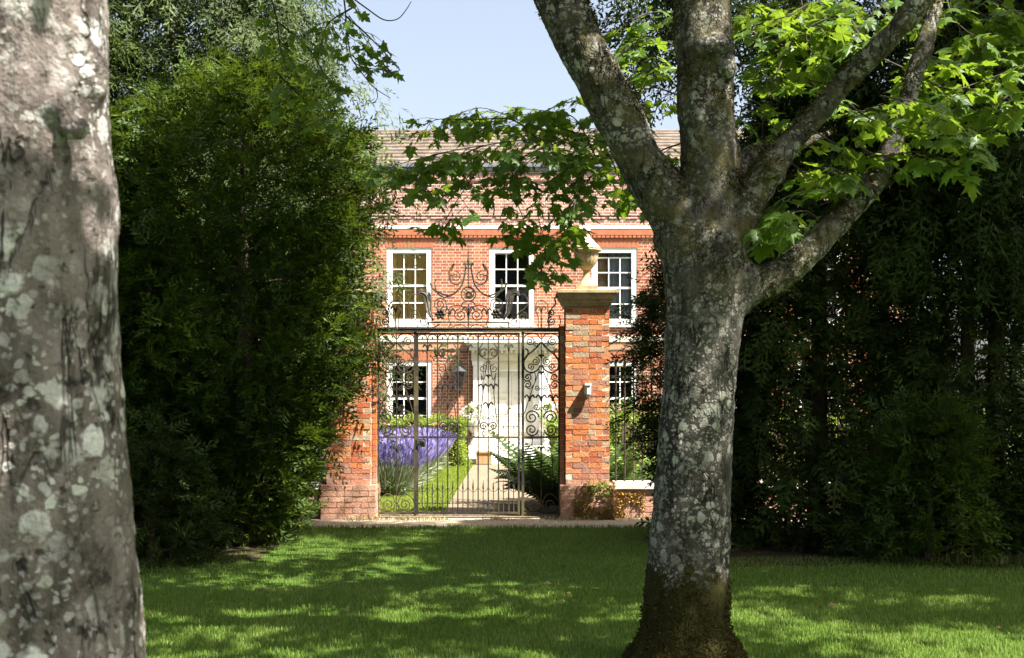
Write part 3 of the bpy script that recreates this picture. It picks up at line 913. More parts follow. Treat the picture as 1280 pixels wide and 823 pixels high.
# ------------------------------------------------------------------ wrought-iron gate
GY = 18.05
gs = GY / 1600.0
def G(px, py): return np.array([(px - 640.0) * gs, GY, 1.6 + (504.0 - py) * gs])
def spiral(cx, cy, r, a0, turns, rmin=.18, n=26, hand=1):
    """in gate millimetre-ish units (photo px): from the outside in"""
    t = np.linspace(0, 1, n)
    a = math.radians(a0) + hand * t * turns * 2 * math.pi
    rr = r * (1 - t * (1 - rmin))
    return [(cx + q * math.cos(w_), cy - q * math.sin(w_)) for q, w_ in zip(rr, a)]
gate = thing('iron_gate', (-.61, GY, 0), 'ornate wrought iron gate with scrolled overthrow between two brick piers', 'gate')
def iron(name, parent, lines, r=.006, flat=1.6, sides=4):
    b = MB()
    for L in lines:
        rr = r
        if isinstance(L, tuple) and len(L) == 2 and np.isscalar(L[1]): L, rr = L
        b.tube([G(*p) for p in L], rr * 1.5, sides, flat)
    return b.build(name, M['iron'], parent)
def bar(name, parent, px, y0, y1, r=.011):
    b = MB(); a, c = G(px, y0), G(px, y1)
    b.tube([a, c], r, 6)
    return b.build(name, M['iron'], parent)
def curve(*p, sub=8):
    q = catmull([np.array([a, b_, 0.0]) for a, b_ in p], sub)
    return [(v[0], v[1]) for v in q]
def leafs(cx, cy, s=1.0):
    """a little forged leaf tuft: two curled tips"""
    out = []
    for h in (-1, 1):
        out.append((curve((cx, cy + 5*s), (cx + h*1.0*s, cy + 1*s), (cx + h*3.2*s, cy - 1.6*s), (cx + h*5*s, cy + .3*s), (cx + h*5*s, cy + 1.5*s)), .011))
    return out
def C2(cx, cy, r, h, a0=90, turns=1.6): return spiral(cx, cy, r, a0, turns, hand=h)

b = MB()
for px in (472.4, 519, 653.6, 699.5): 
    a = G(px, 645); c = G(px, 412)
    b.box(a[0] - .019, a[0] + .019, GY - .02, GY + .02, 0.0, c[2])
a, c = G(470, 415), G(702, 411.5)
b.box(a[0], c[0], GY - .035, GY + .035, a[2], c[2])
b.box(a[0], c[0], GY - .045, GY + .045, c[2] + .002, c[2] + .014)
b.build('frame', M['iron'], gate)

leaf = MB()
for px in (521.6, 648.5):
    a = G(px, 643.5); c = G(px, 416.5)
    leaf.box(a[0] - .014, a[0] + .014, GY - .014, GY + .014, a[2], c[2])
for (y0, y1) in ((418.5, 416.3), (425.2, 424), (548, 545.6), (642.5, 640)):
    a, c = G(521.7, y0), G(648.4, y1)
    leaf.box(a[0] + .012, c[0] - .012, GY - .010, GY + .010, a[2], c[2])
a, c = G(521.7, 629.6), G(648.4, 628.8)
leaf.box(a[0] + .012, c[0] - .012, GY - .004, GY + .004, a[2], c[2])
a, c = G(521.7, 533.4), G(648.4, 532.8)
leaf.box(a[0] + .012, c[0] - .012, GY - .003, GY + .003, a[2], c[2])
gleaf = leaf.build('gate_leaf', M['iron'], gate)
bars = [521.6 + 12.69 * k for k in range(11)]
for k in range(1, 10):
    if k in (3, 7):
        bar('bar', gleaf, bars[k], 548, 641, .011); bar('bar', gleaf, bars[k], 424, 547, .008)
    elif k in (1, 5, 9): bar('bar', gleaf, bars[k], 437, 641)
    else: bar('bar', gleaf, bars[k], 418, 641)
for k in (1, 5, 9): iron('leaf_tuft', gleaf, leafs(bars[k], 433) + [([(bars[k], 424), (bars[k], 437)], .008)])
for k in range(10):
    cx = (bars[k] + bars[k+1]) / 2
    arc = curve((bars[k] + .5, 424), (cx - 4.6, 420.3), (cx, 418.4), (cx + 4.6, 420.3), (bars[k+1] - .5, 424))
    iron('hoop', gleaf, [arc, ([(cx, 424), (cx, 421.5)], .01)], .006)
    tip = 601 + 2 * math.sin(k)
    b = MB()
    b.tube([G(cx, 641), G(cx, 613)], .007, 5); b.tube([G(cx, 613), G(cx, 610), G(cx, tip)], [.009, .014, .002], 5)
    b.tube([G(*p) for p in curve((bars[k], 609), (bars[k] + 2.5, 613), (cx, 615), (bars[k+1] - 2.5, 613), (bars[k+1], 609))], .005, 4)
    for q in (-4, 0, 4): b.ball(G(cx + q, 629.2), .012, seg=6, rings=4)
    b.build('dog_bar', M['iron'], gleaf)
    b = MB()
    b.tube([G(cx, 546), G(cx, 536)], .005, 4); b.tube([G(cx, 536), G(cx, 535), G(cx, 531)], [.007, .010, .002], 5)
    for q in (-4, 0, 4): b.ball(G(cx + q, 533), .010, seg=6, rings=4)
    b.build('spike', M['iron'], gleaf)
def lyre_panel(parent, cx):
    L = []
    for h in (-1, 1):
        L.append((C2(cx + h*6.2, 442, 6.2, -h, 90 + h*50, 1.1), .009))
        L.append((curve((cx, 449), (cx + h*4, 448.5), (cx + h*10, 445), (cx + h*11.5, 438), (cx + h*8, 431), (cx + h*7, 429)), .007))
        L.append((C2(cx + h*7.0, 461, 5.2, h, 90, 1.5), .006))
        L.append((curve((cx + h*1.5, 451), (cx + h*3, 462), (cx + h*6, 475), (cx + h*9.5, 467)), .006))
        L.append((curve((cx + h*9, 470), (cx + h*7.5, 482), (cx + h*7, 492), (cx + h*8, 505), (cx + h*10, 520), (cx + h*11, 530)), .006))
        L += leafs(cx + h*6.4, 482, .95)
        L.append((C2(cx + h*6, 533, 5.6, -h, 180 if h > 0 else 0, 1.5), .009))
        L.append((C2(cx + h*5.5, 541.5, 4.4, h, 90, 1.4), .007))
        L.append((C2(cx + h*4.6, 522, 3.6, h, 180 if h > 0 else 0, 1.4), .006))
    L += leafs(cx, 505, 1.1)
    L += leafs(cx, 470, .5)
    iron('lyre_panel', parent, L)
lyre_panel(gleaf, bars[3]); lyre_panel(gleaf, bars[7])
b = MB()
a = G(521, 559); c = G(532, 548.5)
b.box(a[0], c[0], GY - .03, GY + .02, a[2], c[2] - .003)
lk = b.build('lock_box', M['black_metal'], gleaf)
b = MB(); b.tube([G(*p) - np.array([0, .045, 0]) for p in curve((524, 555), (526, 551), (530, 552), (531, 557))], .009, 5); b.build('handle', M['iron'], lk)

def side_panel(x0, x1):
    cx = (x0 + x1) / 2; w_ = (x1 - x0) / 2
    pn = None
    for (y0, y1) in ((548, 545.6), (643, 640.5), (417.6, 416)):
        a, c = G(x0, y0), G(x1, y1)
        b = MB()
        b.box(a[0] + .02, c[0] - .02, GY - .010, GY + .010, a[2], c[2])
        q = b.build('side_panel' if pn is None else 'rail', M['iron'], pn or gate)
        pn = pn or q
    bar('bar', pn, cx, 418, 640.5, .008)
    L = []
    for h in (-1, 1):
        X = lambda q: cx + h * q * w_ / 23.0
        L.append((curve((X(1), 424), (X(5), 418.5), (X(13), 417.3), (X(20), 420), (X(22), 425)), .007))
        L.append((C2(X(14), 427, 5.6, h, 90, 1.7), .007))
        L.append((C2(X(6.5), 430.5, 3.6, -h, 90, 1.5), .006))
        L.append((curve((X(1), 428), (X(4), 433), (X(12), 440), (X(19), 446), (X(22), 454), (X(20), 462), (X(13), 466), (X(5), 463), (X(1), 457)), .010))
        L.append((curve((X(21), 450), (X(17), 444), (X(17), 438), (X(20), 436)), .009))
        L.append((C2(X(7), 452, 5.4, h, 90, 1.6), .007))
        L.append((C2(X(13.5), 458.5, 4.6, -h, 270, 1.5), .007))
        L.append((curve((X(2), 462), (X(6), 473), (X(11), 486), (X(15), 498), (X(21), 517)), .006))
        L.append((C2(X(17), 471.5, 5.5, -h, 0 if h > 0 else 180, 1.6), .008))
        L.append((C2(X(17), 481, 5.2, h, 0 if h > 0 else 180, 1.5), .008))
        L.append((curve((X(21), 472), (X(9), 466), (X(8), 478), (X(14), 486), (X(21), 483)), .006))
        L += leafs(X(14.5), 496, 1.15)
        L.append((C2(X(5), 485, 3.6, h, 180 if h > 0 else 0, 1.5), .006))
        L.append((C2(X(6), 509, 4.2, h, 180 if h > 0 else 0, 1.5), .007))
        L.append((C2(X(12), 522, 9.2, -h, 180 if h > 0 else 0, 1.7), .009))
        L.append((C2(X(12), 537.5, 8.2, h, 180 if h > 0 else 0, 1.7), .009))
        L.append((curve((X(11), 548), (X(12), 556), (X(19), 562), (X(22), 567)), .006))
        L.append((curve((X(0), 585), (X(3), 575), (X(12), 570), (X(14), 580), (X(14), 612)), .005))
        L.append((C2(X(10), 631, 8.2, h, 180 if h > 0 else 0, 1.7), .007))
        L.append((curve((X(1), 630), (X(5), 621), (X(11), 617.5), (X(17), 621), (X(22), 628), (X(21), 636), (X(14), 641)), .006))
    L += leafs(cx, 496, 1.2); L += leafs(cx, 445, .6); L += leafs(cx, 466, .5); L += leafs(cx, 560, .8)
    iron('scrollwork', pn, L)
side_panel(472.4, 519); side_panel(653.6, 699.5)

# overthrow
b = MB()
a, c = G(534, 404.2), G(637, 402.6)
b.box(a[0], c[0], GY - .018, GY + .018, a[2], c[2])
for q in (536, 635): b.tube([G(q, 404), G(q - (1.5 if q < 580 else -1.5), 411)], .010, 5)
ov = b.build('overthrow', M['iron'], gate)
cx = 585.5
L = []
for h in (-1, 1):
    X = lambda q: cx + h * q
    L.append((C2(X(10), 394, 8.2, -h, 90, 1.8), .007))
    L.append((curve((X(0), 400), (X(2), 391), (X(7), 384), (X(13), 382), (X(22), 384), (X(25), 392), (X(24), 402)), .006))
    L += leafs(X(23), 388, 1.1)
    L.append((curve((X(3), 333), (X(5), 345), (X(8), 356), (X(15), 365), (X(24), 370), (X(34), 367), (X(44), 362), (X(48), 354)), .010))
    L.append((curve((X(8), 352), (X(15), 356), (X(22), 352), (X(24), 346), (X(20), 344)), .008))
    L.append((curve((X(22), 352), (X(24), 340), (X(18), 330), (X(21), 338)), .010))
    L.append((C2(X(16), 346, 6.5, h, 90, 1.4), .006))
    L.append((curve((X(20), 368), (X(30), 372), (X(39), 366), (X(42), 356), (X(41), 349)), .009))
    L.append((C2(X(36), 381, 7.5, -h, 90, 1.7), .007))
    L.append((curve((X(36), 373), (X(29), 376), (X(27), 386)), .007))
    L.append((curve((X(2), 377), (X(7), 379), (X(9), 384)), .007))
    L.append((curve((X(60), 404), (X(62), 392), (X(70), 386), (X(75), 378), (X(70), 368), (X(62), 370)), .006))
    L.append((C2(X(56), 402.5, 6.2, h, 90, 1.7), .006))
    L.append((C2(X(68), 396, 6, -h, 90, 1.6), .006))
    L.append((curve((X(87), 411), (X(87), 396), (X(84), 388), (X(86), 378), (X(93), 376), (X(99), 382), (X(99), 390)), .006))
    L.append((C2(X(104), 402, 5.5, h, 90, 1.8), .007))
    L.append((C2(X(104), 391.5, 4.6, -h, 270, 1.6), .008))
    L.append((curve((X(101), 411), (X(100), 398), (X(104), 386), (X(109), 380), (X(108), 373), (X(112), 371)), .009))
    L.append((curve((X(113), 411), (X(115), 402), (X(113), 394)), .006))
    L.append((curve((X(48), 411), (X(40), 408), (X(36), 405)), .006))
    L.append(([(X(91), 412), (X(91), 386)], .007)); L.append(([(X(78), 412), (X(78), 392)], .006))
    L += leafs(X(91), 385, 1.1)
    L.append(([(X(64), 411), (X(64), 400)], .006))
    L.append((curve((X(22), 404), (X(24), 410), (X(10), 406), (X(0), 411)), .005))
L.append(([(cx, 411), (cx, 380)], .008))
L += leafs(cx, 386, 1.4)
for k in range(3): L.append((C2(cx, 368, 8.5 - 2.6 * k, 1 if k % 2 else -1, 90 + 120 * k, 1.0, ), .008))
L.append((spiral(cx, 368, 9.0, 90, 1.0, 1.0), .008))
L.append((curve((cx - 6, 365), (cx, 372), (cx + 6, 363)), .007)); L.append((curve((cx + 6, 371), (cx, 365), (cx - 6, 361)), .007))
L.append(([(cx - 7, 330.5), (cx + 7, 330.5)], .012)); L.append(([(cx - 5, 328), (cx - 3, 336), (cx + 3, 336), (cx + 5, 328)], .008))
iron('scrollwork', ov, L)
b = MB(); b.tube([G(cx, 359), G(cx, 331)], .008, 5); b.tube([G(cx, 330), G(cx, 326), G(cx, 322), G(cx, 306)], [.012, .020, .010, .003], 6); b.build('finial_spike', M['iron'], ov)
for h in (-1, 1):                      # acanthus plumes and rosettes
    st = [np.array(p) for p in curve((cx + h*44, 401), (cx + h*49, 390), (cx + h*51, 378), (cx + h*53, 369), (cx + h*59, 366), (cx + h*62, 369))]
    b = MB(); b.tube([G(*p) for p in st], .013, 5)
    for i in range(3, len(st) - 2):
        t_ = st[i+1] - st[i-1]; t_ = t_ / (np.linalg.norm(t_) + 1e-6)
        ln = 8.5 * math.sin(math.pi * min(1, (i + 4) / (len(st) + 6)))
        for s_ in (-1, 1):
            nrm = np.array([-t_[1], t_[0]]) * s_
            p0, p1, p2 = st[i], st[i] + t_ * ln * .22 + nrm * ln * .40, st[i] + t_ * ln * .75 + nrm * ln * .62
            b.tube([G(*p0), G(*p1), G(*p2)], [.006, .007, .002], 4)
    b.build('acanthus_plume', M['iron'], ov)
    b = MB(); c = np.array([cx + h*34.8, 393])
    for k in range(6):
        a_ = k * math.pi / 3
        d_ = np.array([math.cos(a_), math.sin(a_)])
        b.tube([G(*(c + d_ * 1.2)) - [0, .02, 0], G(*(c + d_ * 4.5)) - [0, .045, 0], G(*(c + d_ * 7)) - [0, .02, 0]], [.012, .032, .008], 6)
    b.ball(G(*c) - [0, .04, 0], .025)
    b.build('rosette', M['iron'], ov, True)

# ------------------------------------------------------------------ garden plants
def rand_dirs(n, up=0.0):
    v = rng.normal(size=(n, 3)); v[:, 2] += up
    return norm(v)
LEAF_S = (np.array([[0, 0, 0], [.28, .45, .04], [0, 1, -.05], [-.28, .45, .04]]), np.array([[0, 1, 2], [0, 2, 3]]))
def leaf_block(name, parent, x0, x1, y0, y1, z0, z1, n, size, mat, rough=.05, core=None):
    """clipped hedge: leaves through the outer skin of a box, over a dark core"""
    f = rng.integers(0, 4, n)
    u, v = rng.uniform(0, 1, n), rng.uniform(0, 1, n)
    p = np.zeros((n, 3)); nr = np.zeros((n, 3))
    X, Y, Z = x1 - x0, y1 - y0, z1 - z0
    top = f == 0; fr = f == 1; si = f == 2; so_ = f == 3
    p[top] = np.stack([x0 + X*u, y0 + Y*v, np.full(n, z1)], 1)[top]; nr[top] = (0, 0, 1)
    p[fr] = np.stack([x0 + X*u, np.full(n, y0), z0 + Z*v], 1)[fr]; nr[fr] = (0, -1, 0)
    p[si] = np.stack([np.full(n, x1), y0 + Y*u, z0 + Z*v], 1)[si]; nr[si] = (1, 0, 0)
    p[so_] = np.stack([np.full(n, x0), y0 + Y*u, z0 + Z*v], 1)[so_]; nr[so_] = (-1, 0, 0)
    bumpy = .05 * np.sin(p[:, 0] * 9 + p[:, 2] * 5) + .04 * np.sin(p[:, 1] * 11 + p[:, 0] * 4) + .03 * np.sin(p[:, 2] * 17)
    p += nr * (bumpy + rng.normal(0, rough, n) - .03)[:, None]
    d = norm(nr + rng.normal(0, .7, (n, 3)))
    R = frames(d, rand_dirs(n, .8))
    V, T = inst(*LEAF_S, R, size * rng.uniform(.6, 1.4, n), p)
    o = obj_tris(name, V, T, mat, parent)
    return o
def hedge(label, x0, x1, y0, y1, h, n, size=.06, mat='box', cat='hedge', name='box_hedge', grp=None):
    r = thing(name, ((x0+x1)/2, (y0+y1)/2, 0), label, cat, grp)
    leaf_block('foliage', r, x0, x1, y0, y1, 0, h, n, size, M[mat])
    b = MB(); b.box(x0 + .12, x1 - .12, y0 + .12, y1 - .12, 0, h - .12); b.build('dark_core', M['conifer_wood'], r)  # added solid dark box that keeps the hedge opaque inside
    return r
hedge('clipped box hedge behind the lavender under the ground floor window', -5.2, -1.25, 32.2, 33.1, 1.16, 16000)
hedge('rounded clipped box bush between the fern and the front door', .95, 2.1, 30.0, 31.2, 1.15, 7000)
hedge('sunny green hedge seen through the railings right of the gate', 1.9, 6.5, 24.0, 25.2, 1.32, 16000, .07, 'box')
hedge('sunny green hedge glimpsed between the left pier and the conifer', -7.0, -2.7, 21.0, 21.9, 1.15, 12000, .07, 'shrub')

def lav_mesh(parent):
    n = 620
    a = rng.uniform(0, 2*np.pi, n); t = np.sqrt(rng.uniform(0, 1, n)) * .55
    d = np.stack([np.cos(a)*np.sin(t), np.sin(a)*np.sin(t), np.cos(t)], 1)
    L = rng.uniform(.62, 1.0, n)
    o = origin(parent)
    base = o + np.stack([np.cos(a)*t*.42, np.sin(a)*t*.42, np.zeros(n)], 1)
    R = frames(d, rand_dirs(n))
    st = (np.array([[-.006, 0, 0], [.006, 0, 0], [.004, 1, 0], [-.004, 1, 0]]), np.array([[0, 1, 2], [0, 2, 3]]))
    parts = [inst(*st, R, L, base)]
    m_ = 900
    a2 = rng.uniform(0, 2*np.pi, m_); t2 = np.sqrt(rng.uniform(0, 1, m_)) * 1.25
    d2 = np.stack([np.cos(a2)*np.sin(t2), np.sin(a2)*np.sin(t2), np.cos(t2)], 1)
    b2 = o + d2 * rng.uniform(.1, .5, m_)[:, None]
    nl = (np.array([[0, 0, 0], [.06, .5, .02], [0, 1, 0], [-.06, .5, .02]]), np.array([[0, 1, 2], [0, 2, 3]]))
    parts.append(inst(*nl, frames(norm(d2 + rng.normal(0, .35, (m_, 3))), rand_dirs(m_)), rng.uniform(.12, .24, m_), b2))
    V, T = cat_vf(parts); obj_tris('foliage', V, T, M['lav_leaf'], parent)
    tips = base + d * L[:, None] * .86
    sp = []
    for k in range(2):
        Rk = frames(norm(d + rng.normal(0, .1, (n, 3))), rand_dirs(n))
        tv = np.array([[0, 0, 0], [.13, .3, 0], [.11, .7, 0], [0, 1, 0], [-.11, .7, 0], [-.13, .3, 0]])
        tf = np.array([[0, 1, 5], [1, 2, 5], [2, 4, 5], [2, 3, 4]])
        sp.append(inst(tv, tf, Rk, rng.uniform(.09, .17, n), tips))
    V, T = cat_vf(sp); obj_tris('flower_spikes', V, T, M['lav_flower'], parent)
protos = []
spots = []
for i in range(13):
    yy = 22.2 + i * .78
    for j in range(4):
        spots.append((-2.05 - j * .56 + random.uniform(-.1, .1), yy + random.uniform(-.12, .12)))
LAVL = 'purple flowering lavender bush massed in the border left of the garden path'
for i, (x, y) in enumerate(spots):
    if i < 3:
        r = thing('lavender_bush', (x, y, 0), LAVL, 'lavender', 'lavender bushes in the border')
        lav_mesh(r); protos.append(r)
    else:
        src = protos[i % 3]
        r = src.copy(); C.objects.link(r); r.location = (x, y, 0); r.rotation_euler = (0, 0, random.uniform(0, 6.28))
        s_ = random.uniform(.85, 1.08); r.scale = (s_, s_, s_)
        for ch in list(src.children):
            c = ch.copy(); C.objects.link(c); c.parent = r

def frond(L, arch, n=22, w=.17):
    """fern frond along +Y, arching down"""
    V, T = [], []
    pts = []
    for i in range(n + 1):
        t = i / n
        pts.append(np.array([0, L * (t - arch * .25 * t**3), L * (.95 * t - arch * t * t)]))
    for i in range(1, n):
        t = i / n
        wd = L * w * (math.sin(math.pi * min(1, .12 + t * .88)) ** .7) * (1.15 - t * .7)
        dirn = norm(pts[i+1] - pts[i-1])
        for s_ in (-1, 1):
            b0 = len(V)
            q = pts[i] + np.array([s_ * wd, 0, -wd * .12]) + dirn * wd * .35
            m_ = (pts[i] + q) / 2
            e = dirn * L / n * .46
            V += [pts[i] - e * .5, m_ - e, q, m_ + e, pts[i] + e * .5]
            T += [[b0, b0+1, b0+4], [b0+1, b0+3, b0+4], [b0+1, b0+2, b0+3]]
    for i in range(n):
        b0 = len(V); e = np.array([.006, 0, 0])
        V += [pts[i] - e, pts[i] + e, pts[i+1] + e * .7, pts[i+1] - e * .7]
        T += [[b0, b0+1, b0+2], [b0, b0+2, b0+3]]
    return np.array(V), np.array(T)
def fern(x, y, label, n=26, L=1.1, mat='fern', grp='ferns inside the gate'):
    r = thing('fern', (x, y, 0), label, 'fern', grp)
    parts = []
    for k in range(n):
        V, T = frond(L * random.uniform(.7, 1.1), random.uniform(.12, .75), w=random.uniform(.16, .22))
        a = k * 2.4 + random.uniform(-.3, .3)
        tw = random.uniform(-.4, .4)
        c, s_ = math.cos(a), math.sin(a)
        V = V @ np.array([[math.cos(tw), 0, -math.sin(tw)], [0, 1, 0], [math.sin(tw), 0, math.cos(tw)]])
        R = np.array([[c, -s_, 0], [s_, c, 0], [0, 0, 1]])
        parts.append((V @ R.T + np.array([x, y, .05]), T))
    V, T = cat_vf(parts)
    obj_tris('fronds', V, T, M[mat], r)
fern(.62, 19.1, 'big dark fern arching over the path just inside the gate', 44, 1.25)
fern(.95, 20.2, 'taller shaded fern behind the gate against the right pier', 44, 1.45)
fern(.70, 19.9, 'dark fern between the path fern and the taller one behind', 40, 1.3)
fern(1.25, 19.0, 'dark fern tucked behind the right brick pier', 30, 1.1)
fern(2.0, 21.6, 'bright fern behind the first railings right of the pier', 34, 1.1, 'shrub', 'ferns behind the railings')
fern(2.9, 21.8, 'bright fern behind the railings near the big trunk', 34, 1.0, 'shrub', 'ferns behind the railings')

def leafy(name, label, cat, x, y, z, rx, rz, n, size, mat, grp=None, flowers=None, part='foliage'):
    r = thing(name, (x, y, z), label, cat, grp)
    d = rand_dirs(n, .25)
    p = np.array([x, y, z + rz]) + d * np.array([rx, rx, rz]) * (rng.uniform(.25, 1, n) ** .5)[:, None]
    R = frames(norm(d + rng.normal(0, .6, (n, 3))), rand_dirs(n, .8))
    V, T = inst(*LEAF_S, R, size * rng.uniform(.6, 1.3, n), p)
    obj_tris(part, V, T, M[mat], r)
    if flowers:
        fm, fn, fs = flowers
        d = rand_dirs(fn, .5); d[:, 1] -= .4; d = norm(d)
        c = np.array([x, y, z + rz]) + d * np.array([rx, rx, rz]) * 1.02
        k = 12
        pp_ = np.repeat(c, k, 0) + rng.normal(0, fs * .4, (fn * k, 3))
        V, T = inst(*LEAF_S, frames(rand_dirs(fn * k), rand_dirs(fn * k)), fs * rng.uniform(.7, 1.2, fn * k), pp_)
        obj_tris('flowers', V, T, M[fm], r)
    return r
def stone_pot(x, y, label, z=0):
    r = thing('flower_urn', (x, y, z), label, 'flower urn', 'urns of white flowers by the door')
    b = MB(); b.lathe([(.14, z), (.15, z + .06), (.07, z + .14), (.06, z + .3), (.16, z + .42), (.22, z + .58), (.24, z + .66), (.2, z + .665)], x, y, 20)
    b.build('urn', M['coping'], r, True)
    n = 260
    d = rand_dirs(n, .5)
    c = np.array([x, y, z + .84])
    p = c + d * np.array([.33, .33, .27]) * (rng.uniform(.3, 1, n) ** .5)[:, None]
    V, T = inst(*LEAF_S, frames(norm(d + rng.normal(0, .6, (n, 3))), rand_dirs(n, .8)), .07 * rng.uniform(.6, 1.3, n), p)
    obj_tris('leaves', V, T, M['shrub'], r)
    fn, k = 40, 14
    d = rand_dirs(fn, .5)
    p = np.repeat(c + d * np.array([.34, .34, .28]), k, 0) + rng.normal(0, .025, (fn * k, 3))
    V, T = inst(*LEAF_S, frames(rand_dirs(fn * k), rand_dirs(fn * k)), .055 * rng.uniform(.7, 1.2, fn * k), p)
    obj_tris('flowers', V, T, M['white_flower'], r)
stone_pot(-1.0, 34.3, 'urn of white flowers on the left of the front steps', .465)
stone_pot(.96, 34.3, 'urn of white flowers on the right of the front steps', .465)
leafy('rose_bush', 'pink rose bush by the house wall seen past the right pier', 'rose bush', 3.0, 33.3, 0, .7, .85, 1600, .07, 'shrub', None, ('pink_flower', 16, .06))
leafy('climbing_plant', 'small yellow green climber hanging at top left of the gate', 'climber', -1.83, 18.16, 2.26, .10, .10, 70, .06, 'shrub')
leafy('wall_plant', 'golden moss and leafy weeds growing on the right pier plinth', 'wall plant', 1.22, 17.61, .30, .13, .10, 160, .06, 'shrub')
def moss(name, label, x0, x1, z0, z1, y, n):
    p = np.stack([rng.uniform(x0, x1, n), np.full(n, y) - np.abs(rng.normal(0, .015, n)), z0 + (z1 - z0) * rng.uniform(0, 1, n) ** 1.3], 1)
    keep = patchy(p[:, [0, 2, 1]], 3.5) + rng.uniform(-.3, .3, n) > .42
    p = p[keep]; n = len(p)
    V, T = inst(*LEAF_S, frames(norm(np.array([0, -1, -.2]) + rng.normal(0, .6, (n, 3))), rand_dirs(n, .6)), .035 * rng.uniform(.5, 1.4, n), p)
    return tag(obj_tris(name, V, T, M['gold_moss']), label, 'moss', None, 'stuff')
moss('wall_moss', 'golden moss on the plinth of the right pier', .85, 1.42, .0, .52, 17.63, 2600)
moss('wall_moss', 'golden moss on the low wall beside the right pier', 1.44, 1.85, .0, .36, 17.82, 1500)

# ------------------------------------------------------------------ conifers
def spray_template(seed, nb=9, droop=.25, width=.5, feather=4, thick=.035):
    """flat feathery cypress spray along +Y: side shoots with their own little shoots"""
    r_ = np.random.default_rng(seed)
    V, T = [], []
    def sliver(a, d, L, w_):
        d = norm(d); s_ = norm(np.cross(d, np.array([0, 0, 1.0]) + r_.normal(0, .25, 3)))
        b0 = len(V)
        V.extend([a, a + d * L * .45 + s_ * w_, a + d * L, a + d * L * .45 - s_ * w_])
        T.extend([[b0, b0+1, b0+2], [b0, b0+2, b0+3]])
    ax = lambda t: np.array([.04 * math.sin(5 * t), t, -droop * t * t])
    sliver(ax(0), ax(.55) - ax(0), .6, thick * .6)
    sliver(ax(.5), ax(1) - ax(.5), .5, thick * .8)
    for i in range(nb):
        t = .12 + .82 * i / nb
        s_ = 1 if i % 2 else -1
        L = width * (1.0 - .75 * t) * r_.uniform(.75, 1.2)
        d = np.array([s_ * .85, .75, -.15 + r_.normal(0, .12)])
        sliver(ax(t), d, L, thick)
        dn = norm(d)
        for k in range(feather):
            q = .25 + .65 * k / feather
            side = 1 if k % 2 else -1
            dd = dn + side * np.array([-dn[1], dn[0], 0]) * .8 + np.array([0, .25, r_.normal(0, .2)])
            sliver(ax(t) + dn * L * q, dd, L * .42 * (1.15 - q), thick * .8)
    return np.array(V), np.array(T)
SPR = [spray_template(s) for s in range(4)]
SPR_D = [spray_template(10 + s, 8, .55, .38, 3, .03) for s in range(3)]

def conifer(name, label, cat, x, y, h, rad, mat, nbr, per, size, z0=.1, up=.5, droop=0.0, lump=.18, shape=1.0, sprs=SPR, seed=1,
            group=None, prof=None, shell=.45, skip=None, hw=.02, tr=.12, limbs=26):
    r_ = np.random.default_rng(seed)
    root = thing(name, (x, y, 0), label, cat, group)
    def env(a, z):
        t = np.clip((z - z0) / (h - z0), 0, 1)
        base = rad * (np.clip(1 - t, 0, 1) ** shape) * (0.78 + .22 * np.minimum(1, t * 6))
        if prof is not None: base = np.interp(z, [q[0] for q in prof], [q[1] for q in prof])
        l = 1 + lump * (np.sin(3 * a + 2.1 * z + seed) * .5 + np.sin(5 * a - 3.3 * z + 2 * seed) * .35 + np.sin(2 * a + 5.1 * z) * .3)
        return base * l
    zz = z0 + (h - z0) * (1 - np.sqrt(1 - r_.uniform(0, 1, nbr) * .985)) * 1.0 if shape > .7 else z0 + (h - z0) * r_.uniform(0, .98, nbr)
    aa = r_.uniform(0, 2 * np.pi, nbr)
    rr = env(aa, zz) * r_.uniform(.80, 1.05, nbr)
    N = nbr * per
    A = np.repeat(aa, per); Z = np.repeat(zz, per); RR = np.repeat(rr, per)
    q = 1 - shell * r_.uniform(0, 1, N) ** 1.3
    A = A + r_.normal(0, .22, N) / np.maximum(.4, RR)
    out = np.stack([np.cos(A), np.sin(A), np.zeros(N)], 1)
    zc = Z + up * RR * (q - .6) * .6 - droop * q * q * .8 + r_.normal(0, .12, N)
    p = np.array([x, y, 0]) + out * (RR * q)[:, None] + np.stack([np.zeros(N), np.zeros(N), zc], 1)
    p += r_.normal(0, .06, (N, 3))
    d = norm(out + np.stack([np.zeros(N), np.zeros(N), np.full(N, up - droop * 1.6)], 1) + r_.normal(0, .45, (N, 3)))
    nrm = norm(np.array([0, 0, 1.0]) + out * .5 + r_.normal(0, .5, (N, 3)))
    ok = (zc > .03)
    if skip is not None: ok &= ~skip(p)
    p, d, nrm = p[ok], d[ok], nrm[ok]
    R = frames(d, nrm)
    idx = r_.integers(0, len(sprs), len(p))
    parts = [inst(*sprs[k], R[idx == k], size * r_.uniform(.6, 1.3, (idx == k).sum()), p[idx == k]) for k in range(len(sprs))]
    V, T = cat_vf(parts)
    V[:, 2] = np.maximum(V[:, 2], .01)
    obj_tris('foliage', V, T, M[mat], root)
    b = MB()
    b.tube([(x, y, -.05), (x + .03, y, h * .4), (x, y, h * .92)], [tr, tr * .7, tr * .12], 8)
    for k in range(limbs):
        z = z0 + .1 + (h - z0) * .85 * k / limbs; a = k * 2.4
        e = float(env(np.array(a), np.array(z))) * .85
        b.tube([(x, y, z), (x + e * .5 * math.cos(a), y + e * .5 * math.sin(a), z + up * e * .15), (x + e * math.cos(a), y + e * math.sin(a), z + up * e * .4 - droop * .6)],
               [hw, hw * .6, hw * .25], 5)
    b.build('trunk', M['conifer_wood'], root)
    return root

